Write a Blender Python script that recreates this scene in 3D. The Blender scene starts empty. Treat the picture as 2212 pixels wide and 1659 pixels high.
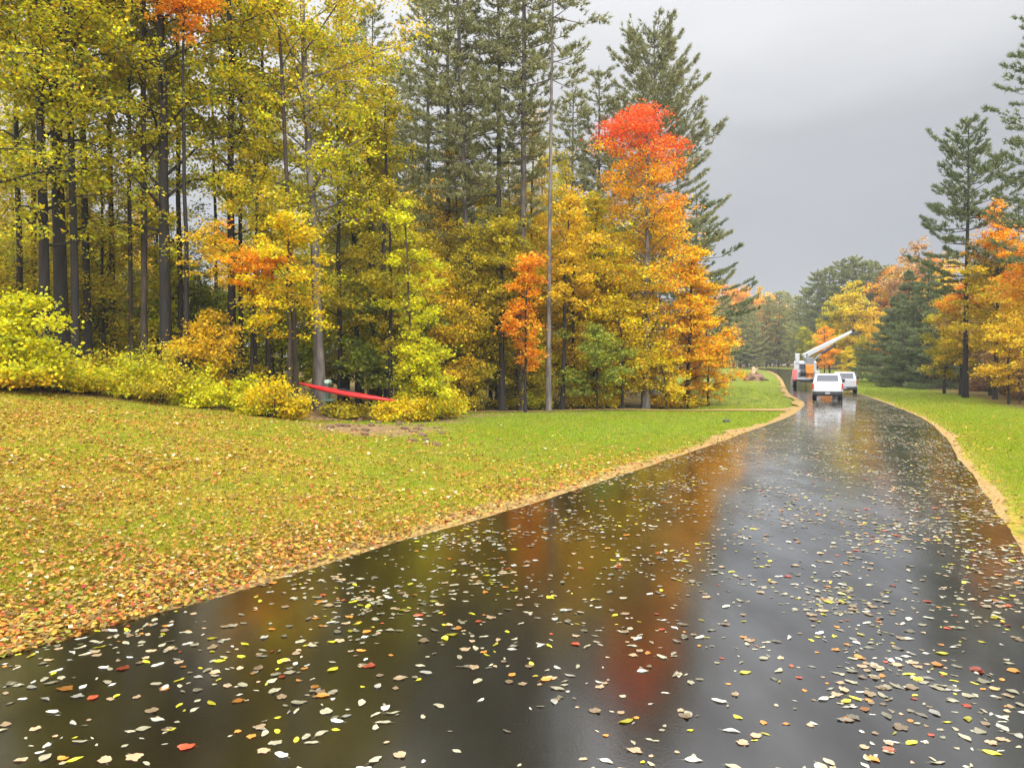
import bpy, bmesh, math, random
import numpy as np
from mathutils import Vector, Matrix
R = math.radians
sc = bpy.context.scene
COL = sc.collection
random.seed(7)

# ------------------------------------------------------------------ camera
CAMH = 2.4
FPX = 1703.0           # focal length in pixels of a 2212 px wide picture
HOR = 788.0
cam = bpy.data.cameras.new('Camera'); co = bpy.data.objects.new('Camera', cam)
COL.objects.link(co); sc.camera = co
cam.sensor_width = 36; cam.lens = 36 * FPX / 2212
cam.clip_end = 3000; cam.clip_start = 0.1
co.location = (0, 0, CAMH)
co.rotation_euler = (R(90 - 1.4), 0, 0)

# ------------------------------------------------------------------ sky
SUN_EL, SUN_AZ = 38, 165      # degrees; azimuth clockwise from +Y
w = bpy.data.worlds.new('World'); sc.world = w; w.use_nodes = True
nt = w.node_tree; nt.nodes.clear()
def N(t, ty, **k):
    n = t.nodes.new(ty)
    for a, b in k.items(): setattr(n, a, b)
    return n
out = N(nt, 'ShaderNodeOutputWorld'); bg = N(nt, 'ShaderNodeBackground')
sky = N(nt, 'ShaderNodeTexSky', sky_type='NISHITA', sun_disc=False)
sky.sun_elevation = R(SUN_EL); sky.sun_rotation = R(SUN_AZ); sky.dust_density = 4
tc = N(nt, 'ShaderNodeTexCoord'); sep = N(nt, 'ShaderNodeSeparateXYZ')
nt.links.new(tc.outputs['Generated'], sep.inputs[0])
# overcast deck: dim blue grey near the horizon, bright towards the zenith and to the left
cmb = N(nt, 'ShaderNodeMath', operation='MULTIPLY_ADD')
nt.links.new(sep.outputs['X'], cmb.inputs[0]); cmb.inputs[1].default_value = -0.15
nt.links.new(sep.outputs['Z'], cmb.inputs[2])
nz = N(nt, 'ShaderNodeTexNoise'); nz.inputs['Scale'].default_value = 2.6; nz.inputs['Detail'].default_value = 5
mp = N(nt, 'ShaderNodeMapping'); mp.inputs['Scale'].default_value = (1, 1, 3)
nt.links.new(tc.outputs['Generated'], mp.inputs[0]); nt.links.new(mp.outputs[0], nz.inputs['Vector'])
ad = N(nt, 'ShaderNodeMath', operation='MULTIPLY_ADD'); ad.inputs[1].default_value = 0.22
nt.links.new(nz.outputs['Fac'], ad.inputs[0]); nt.links.new(cmb.outputs[0], ad.inputs[2])
ramp = N(nt, 'ShaderNodeValToRGB')
cr = ramp.color_ramp
pts = [(0.0, (.40, .425, .48)), (0.14, (.37, .385, .415)), (0.32, (.455, .465, .485)), (0.46, (.70, .705, .72)), (0.62, (.90, .905, .92)), (1.0, (1.0, 1.0, 1.02))]
cr.elements[0].position = 0; cr.elements[0].color = (*pts[0][1], 1)
cr.elements[1].position = 1; cr.elements[1].color = (*pts[-1][1], 1)
for p, c in pts[1:-1]:
    e = cr.elements.new(p); e.color = (*c, 1)
nt.links.new(ad.outputs[0], ramp.inputs[0])
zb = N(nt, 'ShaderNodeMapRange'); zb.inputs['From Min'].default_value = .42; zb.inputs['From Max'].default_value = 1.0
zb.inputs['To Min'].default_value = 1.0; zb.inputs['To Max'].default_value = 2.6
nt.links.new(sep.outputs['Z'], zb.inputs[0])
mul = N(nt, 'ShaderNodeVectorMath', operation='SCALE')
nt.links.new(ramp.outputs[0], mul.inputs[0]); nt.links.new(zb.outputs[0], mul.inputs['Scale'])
# unseen sky behind the camera boosted, added as fill for the wood's front
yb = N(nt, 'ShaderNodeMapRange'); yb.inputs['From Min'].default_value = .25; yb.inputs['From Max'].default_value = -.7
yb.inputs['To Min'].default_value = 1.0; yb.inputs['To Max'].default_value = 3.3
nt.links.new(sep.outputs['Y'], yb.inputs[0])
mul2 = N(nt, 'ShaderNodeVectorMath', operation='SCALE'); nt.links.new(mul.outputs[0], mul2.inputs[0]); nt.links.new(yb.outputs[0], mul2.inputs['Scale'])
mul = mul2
sk2 = N(nt, 'ShaderNodeVectorMath', operation='SCALE'); sk2.inputs['Scale'].default_value = 0.008
nt.links.new(sky.outputs[0], sk2.inputs[0])
sm = N(nt, 'ShaderNodeVectorMath', operation='ADD')
nt.links.new(mul.outputs[0], sm.inputs[0]); nt.links.new(sk2.outputs[0], sm.inputs[1])
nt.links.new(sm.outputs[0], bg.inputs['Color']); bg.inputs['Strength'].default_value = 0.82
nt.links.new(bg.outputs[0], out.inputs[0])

# ------------------------------------------------------------------ sun behind cloud
sl = bpy.data.lights.new('Sun', 'SUN'); so = bpy.data.objects.new('Sun', sl); COL.objects.link(so)
sl.energy = 1.5; sl.angle = R(14); sl.color = (1, .96, .9)
so.rotation_euler = (R(90 - SUN_EL), 0, R(180 - SUN_AZ))
d = Vector((math.sin(R(SUN_AZ)) * math.cos(R(SUN_EL)), math.cos(R(SUN_AZ)) * math.cos(R(SUN_EL)), math.sin(R(SUN_EL))))
so.rotation_euler = d.to_track_quat('Z', 'Y').to_euler()

sc.view_settings.view_transform = 'Standard'; sc.view_settings.look = 'None'
sc.view_settings.exposure = 0.5; sc.view_settings.gamma = 1
sc.cycles.max_bounces = 7; sc.cycles.diffuse_bounces = 3; sc.cycles.glossy_bounces = 3
sc.cycles.transmission_bounces = 4; sc.cycles.transparent_max_bounces = 6

# ------------------------------------------------------------------ helpers
def lin(r, g, b):
    f = lambda c: ((c / 255 + .055) / 1.055) ** 2.4 if c > 10 else c / 3294
    return (f(r), f(g), f(b))
def PX(x, Y): return (x - 1106) / FPX * Y
def PZ(y, Y): return CAMH + (HOR - y) / FPX * Y

def tag(o, label=None, cat=None, group=None, kind=None):
    if label: o['label'] = label
    if cat: o['category'] = cat
    if group: o['group'] = group
    if kind: o['kind'] = kind
    return o
def empty(name, loc, rz=0):
    o = bpy.data.objects.new(name, None); o.location = loc; o.rotation_euler = (0, 0, rz)
    o.empty_display_size = .3; COL.objects.link(o); return o

def np_mesh(name, V, F, mat=None, col=None, smooth=False):
    """V (n,3); F (m,k) int; col (n,3) per vertex"""
    V = np.ascontiguousarray(V, dtype=np.float32); F = np.ascontiguousarray(F, dtype=np.int32)
    me = bpy.data.meshes.new(name); k = F.shape[1]
    me.vertices.add(len(V)); me.vertices.foreach_set('co', V.ravel())
    me.loops.add(F.size); me.loops.foreach_set('vertex_index', F.ravel())
    me.polygons.add(len(F)); me.polygons.foreach_set('loop_start', np.arange(0, F.size, k, dtype=np.int32))
    me.update(calc_edges=True)
    if col is not None:
        a = me.color_attributes.new('Col', 'FLOAT_COLOR', 'POINT')
        c4 = np.ones((len(V), 4), np.float32); c4[:, :3] = col; a.data.foreach_set('color', c4.ravel())
    if mat: me.materials.append(mat)
    if smooth: me.polygons.foreach_set('use_smooth', np.ones(len(F), bool))
    return me
def link(name, me, parent=None, loc=None):
    o = bpy.data.objects.new(name, me); COL.objects.link(o)
    if parent: o.parent = parent
    if loc is not None: o.location = loc
    return o

# ------------------------------------------------------------------ materials
def mat_new(name):
    m = bpy.data.materials.new(name); m.use_nodes = True; t = m.node_tree
    b = t.nodes['Principled BSDF']; return m, t, b
def pmat(name, col, rough=.5, metal=0, noise=0.0, scale=8, coat=0):
    m, t, b = mat_new(name)
    b.inputs['Roughness'].default_value = rough; b.inputs['Metallic'].default_value = metal
    b.inputs['Coat Weight'].default_value = coat
    nz = N(t, 'ShaderNodeTexNoise'); nz.inputs['Scale'].default_value = scale; nz.inputs['Detail'].default_value = 4
    mr = N(t, 'ShaderNodeMapRange'); mr.inputs['To Min'].default_value = 1 - noise; mr.inputs['To Max'].default_value = 1 + noise
    t.links.new(nz.outputs['Fac'], mr.inputs[0])
    v = N(t, 'ShaderNodeVectorMath', operation='SCALE'); v.inputs[0].default_value = col
    t.links.new(mr.outputs[0], v.inputs['Scale']); t.links.new(v.outputs[0], b.inputs['Base Color'])
    return m
def leaf_mat(name, rough=.5, trans=.46, spec=.22):
    m, t, b = mat_new(name)
    a = N(t, 'ShaderNodeAttribute', attribute_name='Col'); oi = N(t, 'ShaderNodeObjectInfo')
    mx = N(t, 'ShaderNodeVectorMath', operation='MULTIPLY')
    t.links.new(a.outputs['Color'], mx.inputs[0]); t.links.new(oi.outputs['Color'], mx.inputs[1])
    t.links.new(mx.outputs[0], b.inputs['Base Color'])
    b.inputs['Roughness'].default_value = rough; b.inputs['Specular IOR Level'].default_value = spec
    tr = N(t, 'ShaderNodeBsdfTranslucent'); t.links.new(mx.outputs[0], tr.inputs['Color'])
    ms = N(t, 'ShaderNodeMixShader'); ms.inputs[0].default_value = trans
    t.links.new(b.outputs[0], ms.inputs[1]); t.links.new(tr.outputs[0], ms.inputs[2])
    t.links.new(ms.outputs[0], t.nodes['Material Output'].inputs[0])
    return m
M_LEAF = leaf_mat('leaf')
M_NEEDLE = leaf_mat('needle', .55, .2, .15)
M_GRASS = leaf_mat('grass_blade', .6, .35, .1)
M_FALLEN = leaf_mat('fallen_leaf', .22, .1, .7)
M_LITTER = leaf_mat('litter_leaf', .5, .15, .15)

def bark_mat(name, c1, c2, sc_=6):
    m, t, b = mat_new(name)
    tc = N(t, 'ShaderNodeTexCoord'); mp = N(t, 'ShaderNodeMapping'); mp.inputs['Scale'].default_value = (1, 1, .22)
    nz = N(t, 'ShaderNodeTexNoise'); nz.inputs['Scale'].default_value = sc_; nz.inputs['Detail'].default_value = 6
    t.links.new(tc.outputs['Object'], mp.inputs[0]); t.links.new(mp.outputs[0], nz.inputs['Vector'])
    rp = N(t, 'ShaderNodeValToRGB'); rp.color_ramp.elements[0].color = (*c1, 1); rp.color_ramp.elements[1].color = (*c2, 1)
    rp.color_ramp.elements[0].position = .35; rp.color_ramp.elements[1].position = .68
    t.links.new(nz.outputs['Fac'], rp.inputs[0]); t.links.new(rp.outputs[0], b.inputs['Base Color'])
    bp = N(t, 'ShaderNodeBump'); bp.inputs['Strength'].default_value = .6; bp.inputs['Distance'].default_value = .03
    t.links.new(nz.outputs['Fac'], bp.inputs['Height']); t.links.new(bp.outputs[0], b.inputs['Normal'])
    b.inputs['Roughness'].default_value = .85
    return m
BARK = {'dark': bark_mat('bark_dark', (.004, .003, .002), (.017, .012, .008)),
        'grey': bark_mat('bark_grey', (.06, .052, .045), (.19, .165, .145)),
        'brown': bark_mat('bark_brown', (.016, .011, .006), (.06, .04, .022)),
        'pale': bark_mat('bark_pale', (.16, .135, .115), (.38, .34, .31)),
        'pine': bark_mat('bark_pine', (.03, .024, .02), (.10, .082, .07))}

# ------------------------------------------------------------------ terrain
def sstep(a, b, x):
    t = np.clip((x - a) / (b - a), 0, 1); return t * t * (3 - 2 * t)
DX, DY = .5, .866
def st(X, Y):
    dx, dy = X + 4.13, Y - 6.37
    return -DY * dx + DX * dy, DX * dx + DY * dy     # s = distance left of road edge, t = along it
def base(Y): return 1.8 * sstep(70, 190, Y)
def Hh(X, Y):
    X = np.asarray(X, float); Y = np.asarray(Y, float)
    s, t = st(X, Y)
    z = base(Y)
    f = 1 - sstep(7, 24, t)
    z = z + .088 * np.clip(s - 2, 0, 22) * f
    z = z + .13 * np.clip(s - 15, 0, 14) * (1 - sstep(20, 32, t)) * (1 - .6 * f)
    z = z + .85 * np.exp(-(((X - 15.5) / 3.4) ** 2 + ((Y - 56) / 8) ** 2)) * sstep(.6, 3.2, np.interp(Y, LY, LX) - X)
    sr = (X - np.interp(Y, RY, RX))
    z = z + .05 * np.clip(sr - 3, 0, 20) * (1 - sstep(20, 55, Y)) + .02 * np.clip(sr - 12, 0, 30)
    z = z - .05 * np.exp(-((np.minimum(np.abs(s), 99) - 3) / 2) ** 2)
    z = z + .04 * np.sin(X * .7 + 1.3) * np.sin(Y * .55) * sstep(1.5, 6, s)
    return z
# road edges (X, Y) left and right
LE = [(-16.5, -16), (-8.6, -1), (-4.13, 6.37), (-2.9, 8.2), (-1.45, 10.7), (.8, 14.2), (4.56, 20.9), (8.5, 28.2), (12.3, 35.3), (15.6, 42.5), (18.7, 50.5), (22.6, 64), (28.5, 82), (36, 105), (43.5, 130), (48, 150), (47, 167), (40, 179), (26, 184), (-60, 190)]
RE = [(-6.5, -20), (.2, -4), (3.4, 3), (6.75, 10.5), (8.5, 14), (10.5, 18.2), (14.3, 26), (18.3, 35.1), (22.4, 46.5), (26.3, 58), (30.2, 70), (35.8, 86), (42.5, 106), (50, 130), (55, 150), (54, 172), (45, 186), (28, 190.5), (-60, 196)]
RX = np.array([p[0] for p in RE[:15]]); RY = np.array([p[1] for p in RE[:15]])
LX = np.array([p[0] for p in LE[:16]]); LY = np.array([p[1] for p in LE[:16]])

def resample(P, n):
    P = np.array(P, float)
    # Catmull-Rom
    Q = []
    for i in range(len(P) - 1):
        p0 = P[max(i - 1, 0)]; p1 = P[i]; p2 = P[i + 1]; p3 = P[min(i + 2, len(P) - 1)]
        for u in np.linspace(0, 1, 12, endpoint=False):
            Q.append(.5 * ((2 * p1) + (-p0 + p2) * u + (2 * p0 - 5 * p1 + 4 * p2 - p3) * u * u + (-p0 + 3 * p1 - 3 * p2 + p3) * u ** 3))
    Q.append(P[-1]); Q = np.array(Q)
    L = np.r_[0, np.cumsum(np.linalg.norm(np.diff(Q, axis=0), axis=1))]
    s = np.linspace(0, L[-1], n)
    return np.c_[np.interp(s, L, Q[:, 0]), np.interp(s, L, Q[:, 1])]

def grid_mesh(name, xs, ys, zf, mat, colf=None):
    XX, YY = np.meshgrid(xs, ys); Z = zf(XX, YY)
    V = np.c_[XX.ravel(), YY.ravel(), Z.ravel()]
    nx, ny = len(xs), len(ys)
    i = (np.arange(ny - 1)[:, None] * nx + np.arange(nx - 1)[None]).ravel()
    F = np.c_[i, i + 1, i + nx + 1, i + nx]
    return np_mesh(name, V, F, mat, colf(XX.ravel(), YY.ravel()) if colf is not None else None, True)

# forest edges
FE = np.array([(-60, -30), (-26, 8), (-19, 19), (-15.6, 24.5), (-12.8, 27), (-9.5, 29.5), (-5.8, 33.5), (-3.3, 38.5), (2, 42.5), (10, 45), (13, 52), (14, 75), (17, 105), (10, 150), (-50, 160)])
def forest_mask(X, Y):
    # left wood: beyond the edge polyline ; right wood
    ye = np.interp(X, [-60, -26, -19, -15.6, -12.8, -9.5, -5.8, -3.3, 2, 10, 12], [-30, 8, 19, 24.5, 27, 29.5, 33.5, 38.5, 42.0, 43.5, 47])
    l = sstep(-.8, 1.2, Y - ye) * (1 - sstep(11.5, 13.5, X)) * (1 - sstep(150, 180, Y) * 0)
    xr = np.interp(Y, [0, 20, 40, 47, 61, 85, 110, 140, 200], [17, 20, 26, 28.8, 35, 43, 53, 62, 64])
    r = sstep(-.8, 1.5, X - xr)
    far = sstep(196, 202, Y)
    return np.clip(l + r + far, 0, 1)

def ground_material():
    m, t, b = mat_new('lawn')
    L = t.links.new
    tcn = N(t, 'ShaderNodeTexCoord')
    a = N(t, 'ShaderNodeAttribute', attribute_name='Col')    # r = forest floor, g = amount of litter, b = bare dirt
    sp = N(t, 'ShaderNodeSeparateColor'); L(a.outputs['Color'], sp.inputs[0])
    def noise(s, d=4):
        n = N(t, 'ShaderNodeTexNoise'); n.inputs['Scale'].default_value = s; n.inputs['Detail'].default_value = d
        L(tcn.outputs['Object'], n.inputs['Vector']); return n
    n1 = noise(.35); n2 = noise(9, 6); n3 = noise(2.2, 5)
    g = N(t, 'ShaderNodeValToRGB'); g.color_ramp.elements[0].color = (.055, .095, .010, 1); g.color_ramp.elements[1].color = (.20, .21, .02, 1)
    g.color_ramp.elements[0].position = .3; g.color_ramp.elements[1].position = .7
    L(n3.outputs['Fac'], g.inputs[0])
    lt = N(t, 'ShaderNodeValToRGB')
    e = lt.color_ramp.elements; e[0].color = (.22, .17, .02, 1); e[1].color = (.42, .22, .05, 1); e[0].position = .3; e[1].position = .7
    k = e.new(.5); k.color = (.34, .24, .03, 1)
    L(n2.outputs['Fac'], lt.inputs[0])
    # litter mask
    ma = N(t, 'ShaderNodeMath', operation='ADD'); L(n2.outputs['Fac'], ma.inputs[0]); L(sp.outputs[1], ma.inputs[1])
    mr = N(t, 'ShaderNodeMapRange'); mr.inputs['From Min'].default_value = .75; mr.inputs['From Max'].default_value = 1.1
    L(ma.outputs[0], mr.inputs[0])
    m1 = N(t, 'ShaderNodeMix', data_type='RGBA'); L(mr.outputs[0], m1.inputs[0]); L(g.outputs[0], m1.inputs[6]); L(lt.outputs[0], m1.inputs[7])
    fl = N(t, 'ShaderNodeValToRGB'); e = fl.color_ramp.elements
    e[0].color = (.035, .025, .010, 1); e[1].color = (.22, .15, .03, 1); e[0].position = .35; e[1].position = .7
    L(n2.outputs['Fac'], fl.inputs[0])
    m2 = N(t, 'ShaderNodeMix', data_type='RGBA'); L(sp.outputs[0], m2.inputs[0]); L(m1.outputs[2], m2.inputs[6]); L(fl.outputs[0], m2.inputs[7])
    di = N(t, 'ShaderNodeValToRGB'); e = di.color_ramp.elements
    e[0].color = (.07, .04, .02, 1); e[1].color = (.34, .20, .11, 1); e[0].position = .35; e[1].position = .65
    L(n2.outputs['Fac'], di.inputs[0])
    m3 = N(t, 'ShaderNodeMix', data_type='RGBA'); L(sp.outputs[2], m3.inputs[0]); L(m2.outputs[2], m3.inputs[6]); L(di.outputs[0], m3.inputs[7])
    L(m3.outputs[2], b.inputs['Base Color']); b.inputs['Roughness'].default_value = .9
    b.inputs['Specular IOR Level'].default_value = .15
    bp = N(t, 'ShaderNodeBump'); bp.inputs['Strength'].default_value = .7; bp.inputs['Distance'].default_value = .04
    L(n2.outputs['Fac'], bp.inputs['Height']); L(bp.outputs[0], b.inputs['Normal'])
    return m
M_GROUND = ground_material()

def litter_amt(X, Y):
    """share of the lawn hidden by dropped leaves"""
    s, t = st(X, Y)
    left = (s > 0)
    a = .86 - .040 * np.clip(t, 0, 40) + .018 * np.clip(s, 0, 14)
    a = a + .55 * np.exp(-np.clip(s, 0, 99) / 1.0)
    a = a * (.82 + .28 * np.sin(X * 1.3 + 2 * np.sin(Y * .7)) * np.sin(Y * 1.1 + X * .4)) + .10 * np.sin(X * 4.1 + Y) * np.sin(Y * 3.3 - X)
    a = np.where(left, a, .12 + .4 * np.exp(-np.clip(X - np.interp(Y, RY, RX), 0, 99) / .8))
    return np.clip(a, .04, .95)
DBL = []
def dirt_amt(X, Y):
    if not DBL:
        for (x, y, rx, ry) in [(695, 897, .9, 2.2), (735, 918, 1.5, 3.0), (800, 934, 1.6, 2.2), (870, 924, 1.8, 2.4), (935, 908, 1.8, 2.2), (1010, 898, 2.2, 1.0), (1150, 892, 3.0, .6)]:
            DBL.append((*gpt(x, y), rx, ry))
    def blob(x, y, rx, ry, rot=0):
        dx, dy = X - x, Y - y; c, s_ = math.cos(rot), math.sin(rot)
        u = (dx * c + dy * s_) / rx; v = (-dx * s_ + dy * c) / ry
        return np.exp(-(u * u + v * v) ** 2)
    d_ = sum(blob(*b_) for b_ in DBL)
    d_ = d_ + blob(27.6, 105, 2.2, 4)
    d_ = d_ * (.75 + .35 * np.sin(X * 5.1 + 2 * np.sin(Y * 2)) * np.sin(Y * 4.3))
    return np.clip(d_, 0, 1)
def gpt(x, y):
    Y = 20.
    for _ in range(60):
        h = float(Hh(PX(x, Y), Y)); Yn = (CAMH - h) * FPX / (y - HOR); Y = .7 * Y + .3 * min(max(Yn, 4), 120)
    return PX(x, Y), Y
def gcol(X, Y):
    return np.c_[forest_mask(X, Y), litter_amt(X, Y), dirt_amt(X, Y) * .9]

xs = np.unique(np.r_[np.linspace(-700, -60, 17), np.linspace(-60, -26, 18), np.arange(-26, 32, .5), np.linspace(32, 80, 33), np.linspace(80, 700, 17)])
ys = np.unique(np.r_[np.linspace(-120, -8, 15), np.arange(-8, 62, .5), np.linspace(62, 210, 75), np.linspace(210, 1500, 20)])
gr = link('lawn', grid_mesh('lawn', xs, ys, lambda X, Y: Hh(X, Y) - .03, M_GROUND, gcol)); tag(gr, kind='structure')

# road
def road_material():
    m, t, b = mat_new('wet_asphalt'); L = t.links.new
    tcn = N(t, 'ShaderNodeTexCoord')
    def noise(s, d=4, sc3=None):
        n = N(t, 'ShaderNodeTexNoise'); n.inputs['Scale'].default_value = s; n.inputs['Detail'].default_value = d
        if sc3:
            mp = N(t, 'ShaderNodeMapping'); mp.inputs['Scale'].default_value = sc3; mp.inputs['Rotation'].default_value = (0, 0, R(29))
            L(tcn.outputs['Object'], mp.inputs[0]); L(mp.outputs[0], n.inputs['Vector'])
        else: L(tcn.outputs['Object'], n.inputs['Vector'])
        return n
    big = noise(.6, 5, (2.2, .35, 1)); ag = noise(160, 3); med = noise(6, 6)
    cr_ = N(t, 'ShaderNodeValToRGB'); e = cr_.color_ramp.elements
    e[0].color = (.002, .0015, .001, 1); e[1].color = (.010, .0075, .005, 1); e[0].position = .3; e[1].position = .75
    L(ag.outputs['Fac'], cr_.inputs[0]); L(cr_.outputs[0], b.inputs['Base Color'])
    rr = N(t, 'ShaderNodeMapRange'); rr.inputs['From Min'].default_value = .35; rr.inputs['From Max'].default_value = .65
    rr.inputs['To Min'].default_value = .05; rr.inputs['To Max'].default_value = .19
    L(big.outputs['Fac'], rr.inputs[0]); L(rr.outputs[0], b.inputs['Roughness'])
    b.inputs['IOR'].default_value = 1.5; b.inputs['Specular IOR Level'].default_value = .6
    b.inputs['Coat Weight'].default_value = .9; b.inputs['Coat IOR'].default_value = 1.6; b.inputs['Coat Roughness'].default_value = .07
    bp = N(t, 'ShaderNodeBump'); bp.inputs['Strength'].default_value = .16; bp.inputs['Distance'].default_value = .004
    L(med.outputs['Fac'], bp.inputs['Height'])
    bp2 = N(t, 'ShaderNodeBump'); bp2.inputs['Strength'].default_value = .22; bp2.inputs['Distance'].default_value = .002
    L(ag.outputs['Fac'], bp2.inputs['Height']); L(bp.outputs[0], bp2.inputs['Normal']); L(bp2.outputs[0], b.inputs['Normal'])
    g2 = noise(38, 4); bp3 = N(t, 'ShaderNodeBump'); bp3.inputs['Strength'].default_value = .14; bp3.inputs['Distance'].default_value = .004
    L(g2.outputs['Fac'], bp3.inputs['Height']); L(bp3.outputs[0], b.inputs['Coat Normal'])
    cw = N(t, 'ShaderNodeMapRange'); cw.inputs['From Min'].default_value = .62; cw.inputs['From Max'].default_value = .38; cw.inputs['To Min'].default_value = .35; cw.inputs['To Max'].default_value = 1.0
    pm = noise(.9, 7, (1.4, .5, 1)); L(pm.outputs['Fac'], cw.inputs[0]); L(cw.outputs[0], b.inputs['Coat Weight'])
    return m
M_ROAD = road_material()
def verge_material():
    m, t, b = mat_new('sandy_verge'); L = t.links.new
    tcn = N(t, 'ShaderNodeTexCoord'); n = N(t, 'ShaderNodeTexNoise'); n.inputs['Scale'].default_value = 14; n.inputs['Detail'].default_value = 8
    L(tcn.outputs['Object'], n.inputs['Vector'])
    c = N(t, 'ShaderNodeValToRGB'); e = c.color_ramp.elements
    e[0].color = (.13, .08, .02, 1); e[1].color = (.40, .25, .07, 1); e[0].position = .3; e[1].position = .7
    L(n.outputs['Fac'], c.inputs[0]); L(c.outputs[0], b.inputs['Base Color']); b.inputs['Roughness'].default_value = .9
    bp = N(t, 'ShaderNodeBump'); bp.inputs['Strength'].default_value = .8; bp.inputs['Distance'].default_value = .02
    L(n.outputs['Fac'], bp.inputs['Height']); L(bp.outputs[0], b.inputs['Normal'])
    return m
M_VERGE = verge_material()
rng = np.random.default_rng(3)
NL = 1500
Lp = resample(LE, NL); Rp = resample(RE, NL)
def ribbon(name, A, B, mat, lift, nw=7, jit=(0, 0), crown=0, skirt=True, z_follow=False):
    n = len(A); A = A.copy(); B = B.copy()
    if jit[0]: 
        dv = A - B; dv /= np.linalg.norm(dv, axis=1)[:, None]
        k = np.convolve(rng.normal(size=n + 6), np.ones(7) / 4, 'same')[3:-3]; A += dv * (k * jit[0])[:, None]
    if jit[1]:
        dv = B - A; dv /= np.linalg.norm(dv, axis=1)[:, None]
        k = np.convolve(rng.normal(size=n + 6), np.ones(7) / 4, 'same')[3:-3]; B += dv * (k * jit[1])[:, None]
    u = np.linspace(0, 1, nw); rows = []
    for j in range(nw):
        P = A * (1 - u[j]) + B * u[j]
        z = (Hh(P[:, 0], P[:, 1]) if z_follow else base(P[:, 1])) + lift + crown * (1 - (2 * u[j] - 1) ** 2)
        rows.append(np.c_[P, z])
    if False:
        rows.insert(0, rows[0] - [0, 0, .12]); rows.append(rows[-1] - [0, 0, .12])
    V = np.stack(rows, 1).reshape(-1, 3); w_ = len(rows)
    i = (np.arange(n - 1)[:, None] * w_ + np.arange(w_ - 1)[None]).ravel()
    F = np.c_[i, i + w_, i + w_ + 1, i + 1]
    return link(name, np_mesh(name, V, F, mat, None, True))
road = ribbon('road', Lp, Rp, M_ROAD, .02, 15, (.03, .03), .05); tag(road, kind='structure')
def offset(P, d):
    tg = np.gradient(P, axis=0); tg /= np.linalg.norm(tg, axis=1)[:, None]
    nrm = np.c_[-tg[:, 1], tg[:, 0]]; return P + nrm * (np.asarray(d)[:, None] if np.ndim(d) else d)
wv = .36 + .14 * np.sin(np.arange(NL) * .11) + .12 * rng.normal(size=NL)
wv = np.convolve(np.pad(wv, 3, 'edge'), np.ones(7) / 7, 'valid')
va = ribbon('verge', offset(Lp, wv + .15), offset(Lp, -.06), M_VERGE, .008, 5, (.16, 0)); tag(va, kind='structure')
vb = ribbon('verge', offset(Rp, .06), offset(Rp, -(wv * .4 + .05)), M_VERGE, .008, 5, (0, .10)); tag(vb, kind='structure')
# gravel drive leaving the road to the left
Dr = np.array([(-10, 38.0), (-5, 38.8), (0, 40.4), (5, 41.2), (10, 41.6), (13, 41.8), (14.8, 41.2), (16.2, 40.6)], float)
Df = np.array([(-10, 38.9), (-5, 39.7), (0, 41.2), (5, 42.1), (10, 42.6), (12.8, 42.8), (15.0, 43.8), (16.5, 46.0)], float)
Dr = resample(Dr[:, :2], 80); Df = resample(Df[:, :2], 80)
dv = ribbon('gravel_drive', Df, Dr, M_VERGE, -.002, 5, (.12, .12), 0, True, True); dv.location.z = .012; tag(dv, kind='structure')

# ------------------------------------------------------------------ vegetation meshes
def tube_arrays(pts, rad, n=7):
    pts = np.asarray(pts, float); rad = np.asarray(rad, float); k = len(pts)
    tg = np.gradient(pts, axis=0); tg /= np.linalg.norm(tg, axis=1)[:, None] + 1e-9
    ref = np.where(np.abs(tg[:, 2:3]) > .9, np.array([[1., 0, 0]]), np.array([[0, 0, 1.]]))
    a = np.cross(tg, ref); a /= np.linalg.norm(a, axis=1)[:, None]; b_ = np.cross(tg, a)
    th = np.linspace(0, 2 * np.pi, n, endpoint=False)
    V = pts[:, None] + rad[:, None, None] * (a[:, None] * np.cos(th)[None, :, None] + b_[:, None] * np.sin(th)[None, :, None])
    i = np.arange(k - 1)[:, None] * n; j = np.arange(n)[None]; j2 = (j + 1) % n
    F = np.stack([i + j, i + j2, i + n + j2, i + n + j], -1).reshape(-1, 4)
    return V.reshape(-1, 3), F
class Acc:
    def __init__(s): s.V = []; s.F = []; s.n = 0
    def add(s, V, F): s.V.append(V); s.F.append(F + s.n); s.n += len(V)
    def get(s): return np.concatenate(s.V), np.concatenate(s.F)

def leaves_mesh(name, C, size, col, mat, rg, tilt=.8, aspect=.75):
    n = len(C)
    nm = np.c_[rg.normal(0, tilt, (n, 2)), np.ones(n)]; nm /= np.linalg.norm(nm, axis=1)[:, None]
    r = rg.normal(size=(n, 3)); u = np.cross(nm, r); u /= np.linalg.norm(u, axis=1)[:, None]; v = np.cross(nm, u)
    sz = (size * rg.uniform(.6, 1.35, n))[:, None]
    u = u * sz * .5; v = v * sz * .5 * aspect
    V = np.stack([C - u, C + v * .9 - u * .1 + nm * sz * .06, C + u, C - v - u * .1 + nm * sz * .06], 1).reshape(-1, 3)
    F = np.arange(n * 4).reshape(-1, 4)
    return np_mesh(name, V, F, mat, np.repeat(col, 4, 0))

def profile(kind, u):
    if kind == 'oval': return math.sin(math.pi * min(1, .12 + .86 * u)) ** .6
    if kind == 'dome': return (1 - max(0, u - .25) ** 2 / .5625) ** .5 if u > .25 else .72 + .28 * u / .25
    if kind == 'cone': return (1 - u) ** .75 * .95 + .06
    if kind == 'top': return .35 + .65 * math.sin(math.pi * min(1, max(0, u))) ** .5
    if kind == 'umbrella': return .35 + .65 * min(1, u * 1.6) - (.5 * max(0, u - .8) / .2)
    return 1

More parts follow.
